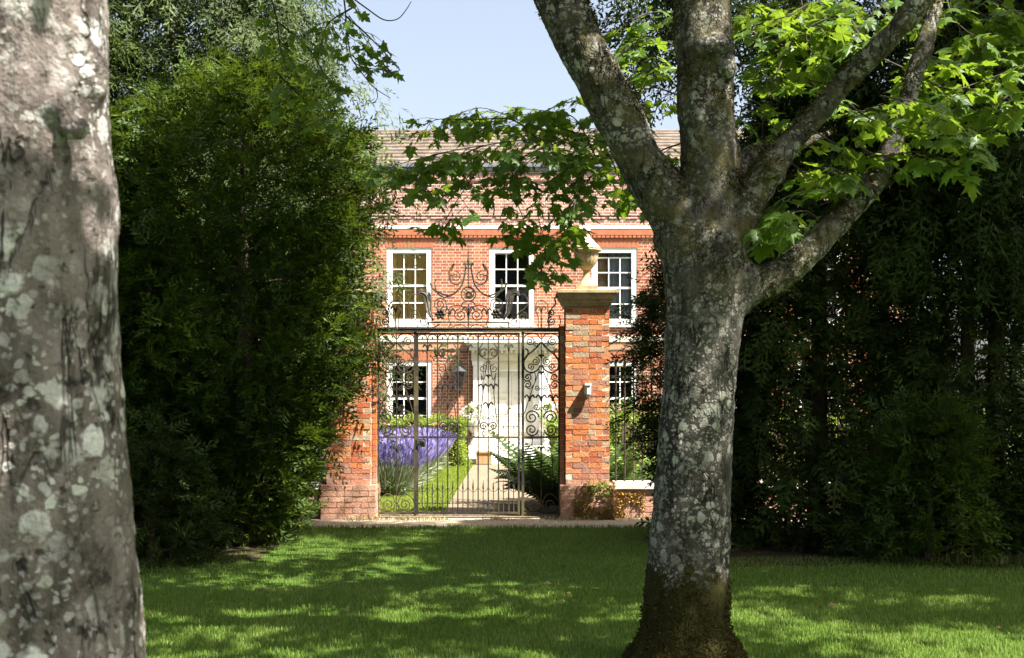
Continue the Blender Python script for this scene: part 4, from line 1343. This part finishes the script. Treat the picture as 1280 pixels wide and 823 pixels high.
# left mass
conifer('thuja_tree', 'dense dark thuja with sunlit top beside the left gate pier', 'conifer', -3.1, 14.7, 5.4, 1.55, 'thuja', 1100, 9, .30, prof=[(0,.5),(.5,.66),(1.0,.82),(1.5,1.1),(2.1,1.36),(2.6,1.18),(3.2,1.28),(3.9,1.72),(4.4,1.4),(5.1,.6),(5.5,.1)], shape=.5, lump=.16, seed=3)
conifer('thuja_tree', 'dark thuja between the pale near trunk and the sunlit thuja', 'conifer', -4.75, 14.6, 4.9, 1.5, 'thuja', 800, 9, .32, shape=.55, lump=.2, seed=5)
conifer('weeping_cypress', 'tall loose weeping cypress rising behind the left thujas against the sky', 'conifer', -4.2, 18.2, 13.0, 2.9, 'cypress', 2000, 7, .45, z0=1.5, up=.25, droop=.75, lump=.3, shape=.75, sprs=SPR_D, seed=8, shell=.7)
conifer('tall_cypress', 'tall dark cypress behind the pale near trunk at left', 'conifer', -6.3, 16.8, 13.0, 2.5, 'yew', 1500, 7, .45, z0=.5, up=.3, droop=.5, lump=.3, shape=.7, sprs=SPR_D, seed=9, shell=.6)
conifer('yew_shrub', 'low dark yew shrub at the foot of the left conifers', 'shrub', -3.65, 12.9, 1.15, .8, 'yew', 260, 6, .26, z0=.0, up=.35, shape=.5, seed=11, limbs=8, tr=.04)
# right mass
conifer('dark_conifer', 'dark conifer spreading behind the mossy trunk beside the railings', 'conifer', 2.3, 15.3, 3.9, 1.05, 'yew', 420, 8, .28, z0=.15, up=.15, droop=.25, shape=.55, prof=[(0,.3),(1.2,.45),(1.7,.9),(2.5,.95),(3.0,.8),(3.5,.4),(3.9,.1)], seed=21)
conifer('dark_conifer', 'broad dark conifer in the middle of the right hand shrubbery', 'conifer', 3.55, 14.9, 6.6, 1.75, 'yew', 800, 8, .40, z0=.1, up=.1, droop=.45, shape=.6, lump=.25, seed=22)
conifer('dark_conifer', 'dark conifer filling the right edge of the photo', 'conifer', 5.5, 14.6, 7.4, 1.8, 'yew', 800, 8, .40, z0=.1, up=.1, droop=.45, shape=.6, lump=.25, seed=23)
conifer('yew_shrub', 'low glossy dark shrub at the foot of the right conifers', 'shrub', 4.25, 13.1, 1.45, .85, 'thuja', 300, 6, .27, z0=.0, up=.4, shape=.5, seed=24, limbs=8, tr=.04)
conifer('yew_shrub', 'pale tipped low shrub at the right edge of the lawn', 'shrub', 5.6, 12.9, 1.2, .7, 'thuja', 240, 6, .26, z0=.0, up=.4, shape=.5, seed=25, limbs=8, tr=.04)
conifer('tall_spruce', 'tall dark spruce at top right behind the bright sycamore leaves', 'conifer', 5.0, 14.1, 9.2, 1.8, 'yew', 750, 7, .42, z0=3.2, up=0.0, droop=.6, shape=.6, lump=.3, sprs=SPR_D, seed=27, shell=.75, tr=.09)
conifer('tall_spruce', 'tall dark spruce behind the centre limb of the mossy tree', 'conifer', 2.15, 13.7, 11.0, 1.5, 'yew', 500, 7, .40, z0=5.4, up=0.0, droop=.5, shape=.6, lump=.3, sprs=SPR_D, seed=28, shell=.7, tr=.13)

# ------------------------------------------------------------------ the two sycamores
half = [(0, 0), (.20, -.09), (.50, .06), (.34, .20), (.40, .32), (.66, .60), (.40, .57), (.25, .55), (.27, .74), (.13, .80), (0, 1.08)]
outl = half + [(-x, y) for x, y in half[-2:0:-1]]
def cup(x, y): return -.28 * x * x - .22 * (y - .25) ** 2 + .05 * abs(x)
SYC_V = np.array([(0, .3, .02)] + [(x, y, cup(x, y)) for x, y in outl])
def syc_variant(seed):
    q = np.random.default_rng(seed)
    V = SYC_V.copy()
    V[1:, :2] *= 1 + q.normal(0, .07, (len(V) - 1, 1))
    V[:, 0] *= q.uniform(.85, 1.1)
    V[:, 2] = -q.uniform(-.1, .6) * V[:, 0] ** 2 - q.uniform(-.1, .5) * (V[:, 1] - .2) ** 2 + q.uniform(-.1, .25) * np.abs(V[:, 0]) + q.normal(0, .02, len(V)) + q.uniform(-.12, .12) * V[:, 0]
    return V
SYC_F = np.array([[0, 1 + k, 1 + (k + 1) % len(outl)] for k in range(len(outl))])
SIMPLE_V = np.array([(0, 0, 0), (.5, .1, -.05), (.62, .6, -.1), (.2, .6, 0), (0, 1.05, -.1), (-.2, .6, 0), (-.62, .6, -.1), (-.5, .1, -.05)])
SIMPLE_F = np.array([[0, 1, 3], [1, 2, 3], [0, 3, 5], [3, 4, 5], [0, 5, 7], [5, 6, 7]])

SYC_VARS = [syc_variant(50 + k) for k in range(8)]
class Bough:
    def __init__(s): s.tw = MB(); s.p = []; s.d = []; s.sz = []
    def leaf(s, p, d, size): s.p.append(p); s.d.append(d); s.sz.append(size)
    def twig(s, pts, r0, r1): s.tw.tube(pts, np.linspace(r0, r1, len(pts)), 5)
    def grow(s, line, size, side_len=.35, gap=.12, r0=.012, droop=.35, flat=1.0, start=.1, leafgap=.085, dens=1.0):
        line = catmull(line, 6)
        s.twig(line, r0, r0 * .35)
        seg = np.linalg.norm(np.diff(line, axis=0), axis=1); cum = np.concatenate([[0], np.cumsum(seg)])
        tot = cum[-1]
        t = tot * start; k = 0
        while t < tot:
            i = min(len(line) - 2, int(np.searchsorted(cum, t)) - 1 if t > 0 else 0); i = max(i, 0)
            base = line[i] + (line[i+1] - line[i]) * ((t - cum[i]) / (seg[i] + 1e-9))
            fw = norm(line[i+1] - line[i])
            side = norm(np.cross(fw, np.array([0, 0, 1.0]))) * (1 if k % 2 else -1)
            L = side_len * random.uniform(.5, 1.15) * (1 - .45 * t / tot)
            d = norm(fw * .7 + side * random.uniform(.4, 1.0) * flat + np.array([0, 0, random.uniform(-.5, .35)]))
            pts = [base]
            m = 6
            for q in range(m):
                d = norm(d + np.array([0, 0, -droop * .22]) + np.array([random.uniform(-.12, .12) for _ in range(3)]))
                pts.append(pts[-1] + d * L / m)
            s.twig(pts, r0 * .4, r0 * .15)
            s.along(pts, size, leafgap, dens)
            t += gap * random.uniform(.7, 1.3); k += 1
        s.along(line[-7:], size, leafgap, dens)
    def along(s, pts, size, leafgap, dens):
        pts = np.array(pts)
        seg = np.linalg.norm(np.diff(pts, axis=0), axis=1); cum = np.concatenate([[0], np.cumsum(seg)]); tot = cum[-1]
        t = min(tot * .3, .06)
        while t <= tot + 1e-6:
            i = max(0, min(len(pts) - 2, int(np.searchsorted(cum, t)) - 1))
            b = pts[i] + (pts[i+1] - pts[i]) * ((t - cum[i]) / (seg[i] + 1e-9))
            fw = norm(pts[i+1] - pts[i])
            side = norm(np.cross(fw, np.array([0, 0, 1.0])))
            for h in (-1, 1):
                if random.random() > dens: continue
                d = norm(fw * .55 + side * h * random.uniform(.5, 1.1) + np.array([0, 0, random.uniform(-.75, .05)]))
                pet = size * random.uniform(.35, .8)
                q = b + d * pet
                s.tw.tube([b, q], .0022, 3, cap=False)
                s.leaf(q, d, size * random.uniform(.45, 1.2))
            t += leafgap * random.uniform(.8, 1.3)
        s.leaf(pts[-1], norm(pts[-1] - pts[-2]), size)
    def build(s, parent, leafmat, name='leaf_bough', simple=False):
        tw = s.tw.build('twigs', M['twig'], parent) if False else None
        n = len(s.p)
        p, d, sz = np.array(s.p), np.array(s.d), np.array(s.sz)
        nr = norm(np.array([0, 0, 1.0]) + rng.normal(0, .42, (n, 3)) + np.stack([d[:, 0], d[:, 1], np.zeros(n)], 1) * .35)
        kk = rng.integers(0, 8, n); R_ = frames(d, nr)
        V, T = cat_vf([inst(SYC_VARS[k], SYC_F, R_[kk == k], sz[kk == k], p[kk == k]) for k in range(8) if (kk == k).any()])
        o = obj_tris(name, V, T, leafmat, parent, False)
        s.tw.build('twigs', M['twig'], o)
        return o

def solid(name, chains, mat, parent, blobs=(), voxel=.02, smooth=3, disp=.02):
    b = MB()
    for ch in chains:
        q = catmull(np.array(ch, dtype=float), 6)
        b.tube(q[:, :3], q[:, 3], 18)
        b.ball(q[-1, :3], q[-1, 3] * .98, seg=14, rings=8); b.ball(q[0, :3], q[0, 3] * .98, seg=14, rings=8)
    for c, r, sx, sy, sz in blobs: b.ball(c, r, sx, sy, sz, 14, 10)
    o = b.build(name, mat, parent, True)
    m = o.modifiers.new('remesh', 'REMESH'); m.mode = 'VOXEL'; m.voxel_size = voxel; m.use_smooth_shade = True
    m = o.modifiers.new('smooth', 'SMOOTH'); m.iterations = smooth; m.factor = .5
    for k, (s_, a) in enumerate(((.22, disp), (.05, disp * .35))):
        tx = bpy.data.textures.new('bark_relief', 'CLOUDS'); tx.noise_scale = s_; tx.noise_depth = 3
        m = o.modifiers.new('relief', 'DISPLACE'); m.texture = tx; m.strength = a * 2; m.mid_level = .5; m.texture_coords = 'LOCAL'
    return o

TD = 7.85
def tp(px, py, r, d=TD):
    return (*P(px, py, d), r * d / 1600.0)
syc = thing('sycamore_tree', (1.05, TD, 0), 'lichen spotted sycamore with mossy foot and forked limbs right of the gate', 'tree', 'sycamores')
chains = [
    [tp(857, 852, 84), tp(856, 822, 63), tp(856, 775, 54), tp(860, 700, 51), tp(866, 600, 48), tp(872, 500, 46), tp(878, 420, 46.5), tp(882, 360, 50), tp(882, 310, 50)],
    # left limb
    [tp(872, 345, 40), tp(845, 275, 33), tp(803, 205, 30), tp(765, 130, 30), tp(728, 60, 31), tp(699, 0, 31, 7.95), tp(664, -80, 28, 8.2), tp(630, -190, 24, 8.5), tp(590, -320, 18, 9.0), tp(560, -450, 10, 9.4)],
    # centre limb
    [tp(886, 350, 44), tp(888, 270, 38), tp(885, 200, 35), tp(882, 110, 36), tp(878, 40, 36), tp(876, -30, 35), tp(872, -160, 32, 7.6), tp(880, -320, 26, 7.2), tp(860, -480, 18, 7), tp(870, -640, 9, 7)],
    # right upper limb
    [tp(900, 310, 34), tp(930, 260, 24), tp(962, 212, 18), tp(1003, 163, 14.5), tp(1050, 110, 14, 7.75), tp(1100, 58, 14, 7.6), tp(1148, 5, 14, 7.5), tp(1215, -80, 15, 7.4), tp(1290, -200, 12, 7.2), tp(1360, -330, 7, 7.0)],
    # right lower limb
    [tp(900, 375, 36), tp(940, 357, 24), tp(975, 343, 21), tp(1010, 315, 18), tp(1055, 268, 16, 7.95), tp(1095, 222, 15, 8.05), tp(1118, 172, 12.5, 8.1), tp(1140, 110, 11.5, 8.2), tp(1160, 40, 11.5, 8.3), tp(1172, -20, 11, 8.4), tp(1200, -130, 11, 8.6), tp(1240, -260, 7, 8.8)],
    # stump of a side branch behind the centre limb
    [tp(905, 240, 14, 8.0), tp(940, 192, 9, 8.15), tp(985, 186, 7, 8.3), tp(1040, 165, 5, 8.5)],
]
flare = [P(857, 823, TD)]
for (dx, dy) in ((-.29, -.1), (.27, -.12), (-.12, -.32), (.14, .28), (-.24, .22), (.02, -.30)):
    b0 = flare[0]
    chains.append([(b0[0] + dx*.15, TD + dy*.15, .40, .19), (b0[0] + dx*.5, TD + dy*.5, .14, .11), (b0[0] + dx, TD + dy, -.05, .05)])
def bl(px, py, r, d=TD, sx=1, sy=1, sz=1): return (P(px, py, d), r * d / 1600.0, sx, sy, sz)
blobs = [bl(893, 60, 24, TD - .14, 1.1, 1.0, .75), bl(908, 84, 13, TD - .16, 1, 1, 1.3), bl(874, 150, 14, TD - .15, .7, .8, 2.0), bl(962, 214, 21, TD - .02), bl(968, 212, 13, TD - .10), bl(925, 352, 28, TD, 1, 1, 1.1), bl(910, 200, 16, TD + .05, 1, 1, 3),
         bl(845, 300, 30, TD), bl(868, 190, 16, TD - .12, .7, .7, 1.2)]
trunk_r = solid('trunk', chains, M['bark'], syc, blobs, .018, 3, .020)

# cushions of real moss on the foot and in the forks
def moss_tufts(trunk, parent, n, test, name):
    dg = bpy.context.evaluated_depsgraph_get()
    me = trunk.evaluated_get(dg).to_mesh()
    k = len(me.vertices)
    co = np.empty(k * 3, dtype=np.float32); me.vertices.foreach_get('co', co)
    no = np.empty(k * 3, dtype=np.float32); me.vertices.foreach_get('normal', no)
    co = co.reshape(-1, 3).astype(float) + origin(trunk); no = no.reshape(-1, 3).astype(float)
    sel = np.nonzero(test(co, no))[0]
    idx = rng.choice(sel, n)
    p = co[idx] + rng.normal(0, .008, (n, 3)) - no[idx] * .004
    d = norm(no[idx] + rng.normal(0, .6, (n, 3)) + np.array([0, 0, -.15]))
    V, T = inst(*LEAF_S, frames(d, rand_dirs(n)), .018 * rng.uniform(.5, 1.5, n), p)
    return tag(obj_tris(name, V, T, M['moss'], parent), None, None, None, 'stuff')
def foot(co, no):
    a = np.arctan2(co[:, 1] - TD, co[:, 0] - 1.05)
    return co[:, 2] < .46 + .16 * np.sin(a * 3 + 1) + .10 * np.sin(a * 7 + co[:, 2] * 9) + rng.normal(0, .05, len(co))
def forks(co, no):
    w_ = np.sin(co[:, 0] * 13 + 2 * np.sin(co[:, 2] * 7)) + np.sin(co[:, 2] * 11 + co[:, 1] * 9) + rng.normal(0, .4, len(co))
    return (co[:, 2] > 2.1) & (w_ + no[:, 2] * 1.2 > .9)
moss_tufts(trunk_r, syc, 26000, foot, 'moss')
moss_tufts(trunk_r, syc, 22000, forks, 'moss')

# leaf sprays of the right tree
for d, gap, line in (
    (9.0, .13, [(800,185),(744,195),(702,177),(650,176),(605,182),(560,190),(500,205),(478,215)]),
    (9.3, .14, [(790,200),(739,195),(709,212),(685,236),(672,262),(682,310),(676,345)]),
    (9.1, .14, [(800,190),(744,198),(725,233),(715,270),(705,300)]),
    (9.2, .13, [(623,183),(598,212),(575,245),(560,270),(550,290)]),
    (9.4, .14, [(675,176),(640,150),(590,150),(545,150),(530,165)]),
    (8.9, .15, [(760,190),(775,225),(782,255)]),
    (9.3, .15, [(700,177),(650,200),(640,235),(655,280),(640,300)]),
    (9.5, .14, [(744,195),(720,150),(690,140),(640,135)]),
    (9.0, .16, [(560,190),(530,200),(520,230),(530,240)]),
    (9.6, .13, [(760,180),(700,160),(650,150),(600,135),(560,150)]), (9.4, .13, [(702,180),(665,200),(640,215),(620,240)]),
    (9.5, .13, [(770,200),(745,215),(720,250),(705,290),(695,320)]),
    (9.5, .13, [(605,182),(575,195),(545,215),(520,215)]), (9.3, .14, [(760,150),(740,130),(700,130),(670,150)]),
    (9.6, .13, [(800,150),(770,160),(740,165),(715,200)]),
):
    ln = [P(a, c, d + .35 * math.sin(i * 1.3 + d * 7)) for i, (a, c) in enumerate(line)]
    bo = Bough()
    bo.grow(ln, .095, .30, gap * .8, .006, .4, 1.0, .12, .085, .92)
    bo.build(syc, M['syc'])
for d, gap, line in (
    (10.2, .16, [(850,60),(810,45),(785,60),(765,85)]), (10.0, .15, [(850,120),(815,110),(790,130),(775,160)]),
    (10.0, .15, [(850,180),(825,190),(805,215),(795,250)]), (10.3, .16, [(860,20),(820,15),(790,25),(770,40)]),
    (9.8, .15, [(860,240),(830,230),(820,250)]), (10.2, .16, [(850,90),(825,80),(800,95)]),
):
    ln = [P(a, c, d + .3 * math.sin(i * 1.7 + d * 5)) for i, (a, c) in enumerate(line)]
    bo = Bough()
    bo.grow(ln, .12, .3, gap, .008, .35, 1.0, .1, .11, .9)
    bo.build(syc, M['syc'])
for d, gap, line in (
    (8.6, .12, [(1095,70),(1140,90),(1185,112),(1231,100),(1278,82)]),
    (7.75, .12, [(1100,120),(1150,130),(1190,150),(1225,190)]),
    (7.8, .13, [(1060,130),(1090,150),(1130,165),(1180,170)]),
    (8.5, .13, [(960,120),(985,60),(1010,35),(1040,20)]),
    (8.8, .13, [(925,40),(950,30),(985,20),(1010,5)]),
    (7.8, .13, [(1060,250),(1030,235),(1000,240),(968,265)]),
    (8.7, .13, [(1040,290),(1010,265),(985,270),(965,290)]),
    (7.85, .13, [(1010,160),(1035,175),(1060,200),(1050,225)]),
    (7.8, .13, [(1070,180),(1100,195),(1150,190),(1190,205)]),
    (8.9, .13, [(930,120),(950,140),(965,160),(960,190)]),
    (9.2, .13, [(1180,60),(1220,70),(1250,60),(1290,70)]),
    (9.2, .14, [(940,70),(965,90),(985,110)]),
    (8.8, .13, [(1040,-20),(1060,15),(1075,45),(1090,60)]),
    (9.0, .13, [(1180,-20),(1190,20),(1215,45),(1230,60)]),
    (9.1, .13, [(1270,110),(1250,130),(1240,160),(1200,165)]),
    (8.7, .13, [(1120,80),(1150,60),(1170,75),(1200,85)]),
    (8.6, .13, [(1010,100),(1040,110),(1065,140),(1090,135)]),
    (9.3, .14, [(900,-10),(930,10),(960,5)]),
    (9.3, .14, [(1230,-10),(1255,10),(1280,15)]),
    (9.0, .13, [(985,200),(1005,215),(1030,210),(1060,225)]),
    (9.4, .13, [(1180,140),(1215,130),(1250,140),(1285,130)]), (9.4, .13, [(1090,-10),(1110,15),(1140,25),(1165,20)]),
    (9.5, .13, [(1000,-10),(1010,60),(1020,90),(1035,130)]), (9.3, .13, [(1200,-10),(1230,20),(1265,35),(1290,50)]),
    (9.2, .13, [(1130,100),(1160,110),(1175,130),(1165,150)]),
):
    ln = [P(a, c, d + (.25 if d > 8 else .1) * math.sin(i * 1.9 + d * 3)) for i, (a, c) in enumerate(line)]
    bo = Bough()
    bo.grow(ln, .118, .30, gap * .9, .007, .3, 1.0, .1, .085, .95)
    bo.build(syc, M['syc'])
for d, gap, line in (
    (11.0, .15, [(330,-30),(345,20),(350,60),(360,100),(345,140)]), (10.6, .14, [(420,-60),(430,0),(435,50),(445,80),(490,90)]),
    (11.2, .15, [(350,30),(385,60),(410,100),(425,115)]), (10.8, .14, [(432,20),(455,40),(475,60),(492,78)]),
    (11.0, .15, [(345,90),(370,115),(400,140),(405,155)]), (11.1, .15, [(440,10),(410,30),(400,60)]),
):
    ln = [P(a, c, d + .3 * math.sin(i * 1.7 + d * 5)) for i, (a, c) in enumerate(line)]
    bo = Bough()
    bo.grow(ln, .088, .28, gap, .009, .45, 1.0, .15, .1, .85)
    bo.build(syc, M['syc'])
bo = Bough()
tw = catmull([P(a, c, 10.6) for a, c in ((440,75),(455,95),(468,110),(488,123))], 5); bo.twig(tw, .006, .003)
tw = catmull([P(a, c, 10.6) for a, c in ((470,110),(472,122),(466,130))], 4); bo.twig(tw, .005, .002)
tw = catmull([P(a, c, 10.6) for a, c in ((430,-10),(460,12),(480,25),(497,24),(508,12),(514,2))], 5); bo.twig(tw, .007, .003)
bo.tw.build('bare_twig', M['twig'], syc)

def crown(parent, blobs, n_per, size, seed, gapfrac=.35):
    """leafy crown overhead, out of view: leaf clumps on limbs, spaced to dapple the light"""
    r_ = np.random.default_rng(seed)
    P_, D_, placed = [], [], []
    tw = MB()
    for (c, rad, k) in blobs:
        c = np.array(c, dtype=float)
        sv = np.array(SUNV); e1 = norm(np.cross(sv, np.array([0, 0, 1.0]))); e2 = np.cross(sv, e1)
        for _ in range(k):
            best, bd = None, -1          # clumps spread evenly in the sun's view, so light comes through in many small gaps
            for _t in range(7):
                d = norm(r_.normal(size=3)); q = c + d * np.array(rad) * r_.uniform(.05, 1.0) ** .45
                uv = np.array([q @ e1, q @ e2])
                dd = min([np.hypot(*(uv - o_)) for o_ in placed], default=9)
                if dd > bd: best, bd = (d, q, uv), dd
            d, q, uv = best
            placed.append(uv)
            if q[2] < 1.75 + .325 * q[1] + .5: continue
            cl = r_.uniform(.36, .72)
            nn = int(n_per * r_.uniform(.5, 1.3))
            off = r_.normal(0, 1, (nn, 3)) * np.array([cl, cl, cl * .28]) * .6
            pts = q + off
            P_.append(pts); D_.append(norm(off + d * .4 + np.array([0, 0, -.25])))
            tw.tube([c - np.array([0, 0, rad[2] * .6]), (c + q) / 2, q], [.03, .015, .006], 4)
    p = np.concatenate(P_); d = np.concatenate(D_)
    ok = p[:, 2] > 1.75 + .325 * np.maximum(p[:, 1], 0)
    p, d = p[ok], d[ok]; n = len(p)
    nr = norm(np.array([0, 0, 1.0]) + r_.normal(0, .4, (n, 3)))
    V, T = inst(SIMPLE_V, SIMPLE_F, frames(d, nr), size * r_.uniform(.7, 1.2, n), p)
    o = obj_tris('crown', V, T, M['syc'], parent)
    tw.build('twigs', M['twig'], o)
    return o
crown(syc, [((.7, 8.2, 8.6), (3.8, 3.9, 2.3), 38), ((-.4, 9.2, 8.2), (2.5, 2.6, 1.6), 18), ((-.7, 10.7, 7.7), (2.0, 1.2, .9), 30), ((4.4, 9.2, 8.0), (1.6, 1.6, 1.2), 4), ((3.6, 4.6, 8.6), (3.4, 1.7, 1.2), 17)], 120, .19, 31)  # clumps added out of view to shade the left thuja and the lawn

LD = 3.4
lt = thing('sycamore_tree', (-1.3, LD, 0), 'pale lichen spotted trunk standing close at the left edge of the photo', 'tree', 'sycamores')
lch = [[tp(46, 880, 142, LD), tp(42, 823, 134, LD), tp(35, 700, 131, LD), tp(28, 600, 131, LD), tp(22, 500, 129, LD), tp(18, 400, 127, LD), tp(14, 250, 126, LD), tp(10, 100, 124, LD), tp(4, -40, 124, LD), tp(-10, -300, 118, LD), tp(-30, -700, 100, LD), tp(-60, -1200, 60, LD), tp(-40, -1700, 25, LD)],
       [tp(10, -500, 60, LD), tp(120, -650, 45, 3.2), tp(300, -760, 30, 2.9), tp(420, -850, 14, 2.7)],
       [tp(-20, -400, 60, LD), tp(-150, -620, 50, 3.6), tp(-320, -900, 35, 4.0), tp(-420, -1200, 18, 4.4)],
       [tp(60, 1235, 150, LD), tp(55, 1150, 160, LD), tp(52, 1000, 190, LD), tp(50, 880, 160, LD)]]
lch[3] = [(-1.27, LD, -.04, .46), (-1.27, LD, .12, .40), (-1.265, LD, .35, .325), (-1.265, LD, .75, .285)]
solid('trunk', lch, M['bark_pale'], lt, [bl(112, 100, 26, LD - .06, 1, 1, 1.6), bl(70, 130, 20, LD - .20, 1.5, .6, .8), bl(95, 160, 16, LD - .20, 1.2, .6, 1.0)], .015, 3, .016)
crown(lt, [((-2.6, 3.8, 8.6), (3.0, 3.0, 2.2), 80)], 70, .17, 33)
bo = Bough()  # unseen low bough, added to shade the lower part of the near trunk
for line in ([(.3, 2.0, 5.0), (.35, 2.3, 4.4), (.3, 2.6, 3.9), (.0, 2.9, 3.6)], [(.3, 2.0, 5.0), (.1, 2.1, 4.3), (-.1, 2.0, 3.9), (-.3, 2.0, 3.8)],
             [(.5, 2.2, 4.8), (.55, 2.4, 4.3), (.5, 2.3, 3.7)], [(.7, 2.2, 4.9), (.8, 2.0, 4.2), (.6, 1.9, 3.5)], [(.0, 1.8, 4.4), (-.1, 2.0, 3.7), (-.25, 2.3, 3.2)], [(.5, 2.6, 4.3), (.25, 2.5, 3.7), (.1, 2.3, 3.3)], [(-.2, 2.2, 4.2), (-.4, 2.5, 3.6), (-.5, 2.7, 3.1)], [(.9, 2.0, 4.6), (.9, 1.9, 3.9), (.8, 1.8, 3.2)]):
    bo.grow([np.array(p) for p in line], .14, .4, .10, .01, .3, 1.0, .1, .08, 1.0)
bo.build(lt, M['syc'])

# unseen third tree, added out at the right to shade the right hand shrubbery
rt = thing('sycamore_tree', (8.3, 8.6, 0), 'unseen sycamore added right of the lawn to shade the right hand shrubbery', 'tree', 'sycamores')
solid('trunk', [[(8.3, 8.6, -.05, .38), (8.3, 8.6, 1, .27), (8.35, 8.5, 4, .24), (8.3, 8.4, 8, .15), (8.3, 8.4, 11, .04)], [(8.33, 8.5, 4, .15), (7.3, 8.8, 6, .1), (6.4, 9.2, 8, .04)], [(8.33, 8.5, 4.5, .15), (9.3, 8.0, 6.5, .1), (10, 7.6, 9, .04)]], M['bark'], rt, (), .04, 3, .02)
crown(rt, [((8.9, 9.6, 8.6), (3.6, 3.6, 2.8), 58), ((6.8, 10.4, 8.4), (2.4, 2.2, 2.0), 60)], 120, .19, 35)
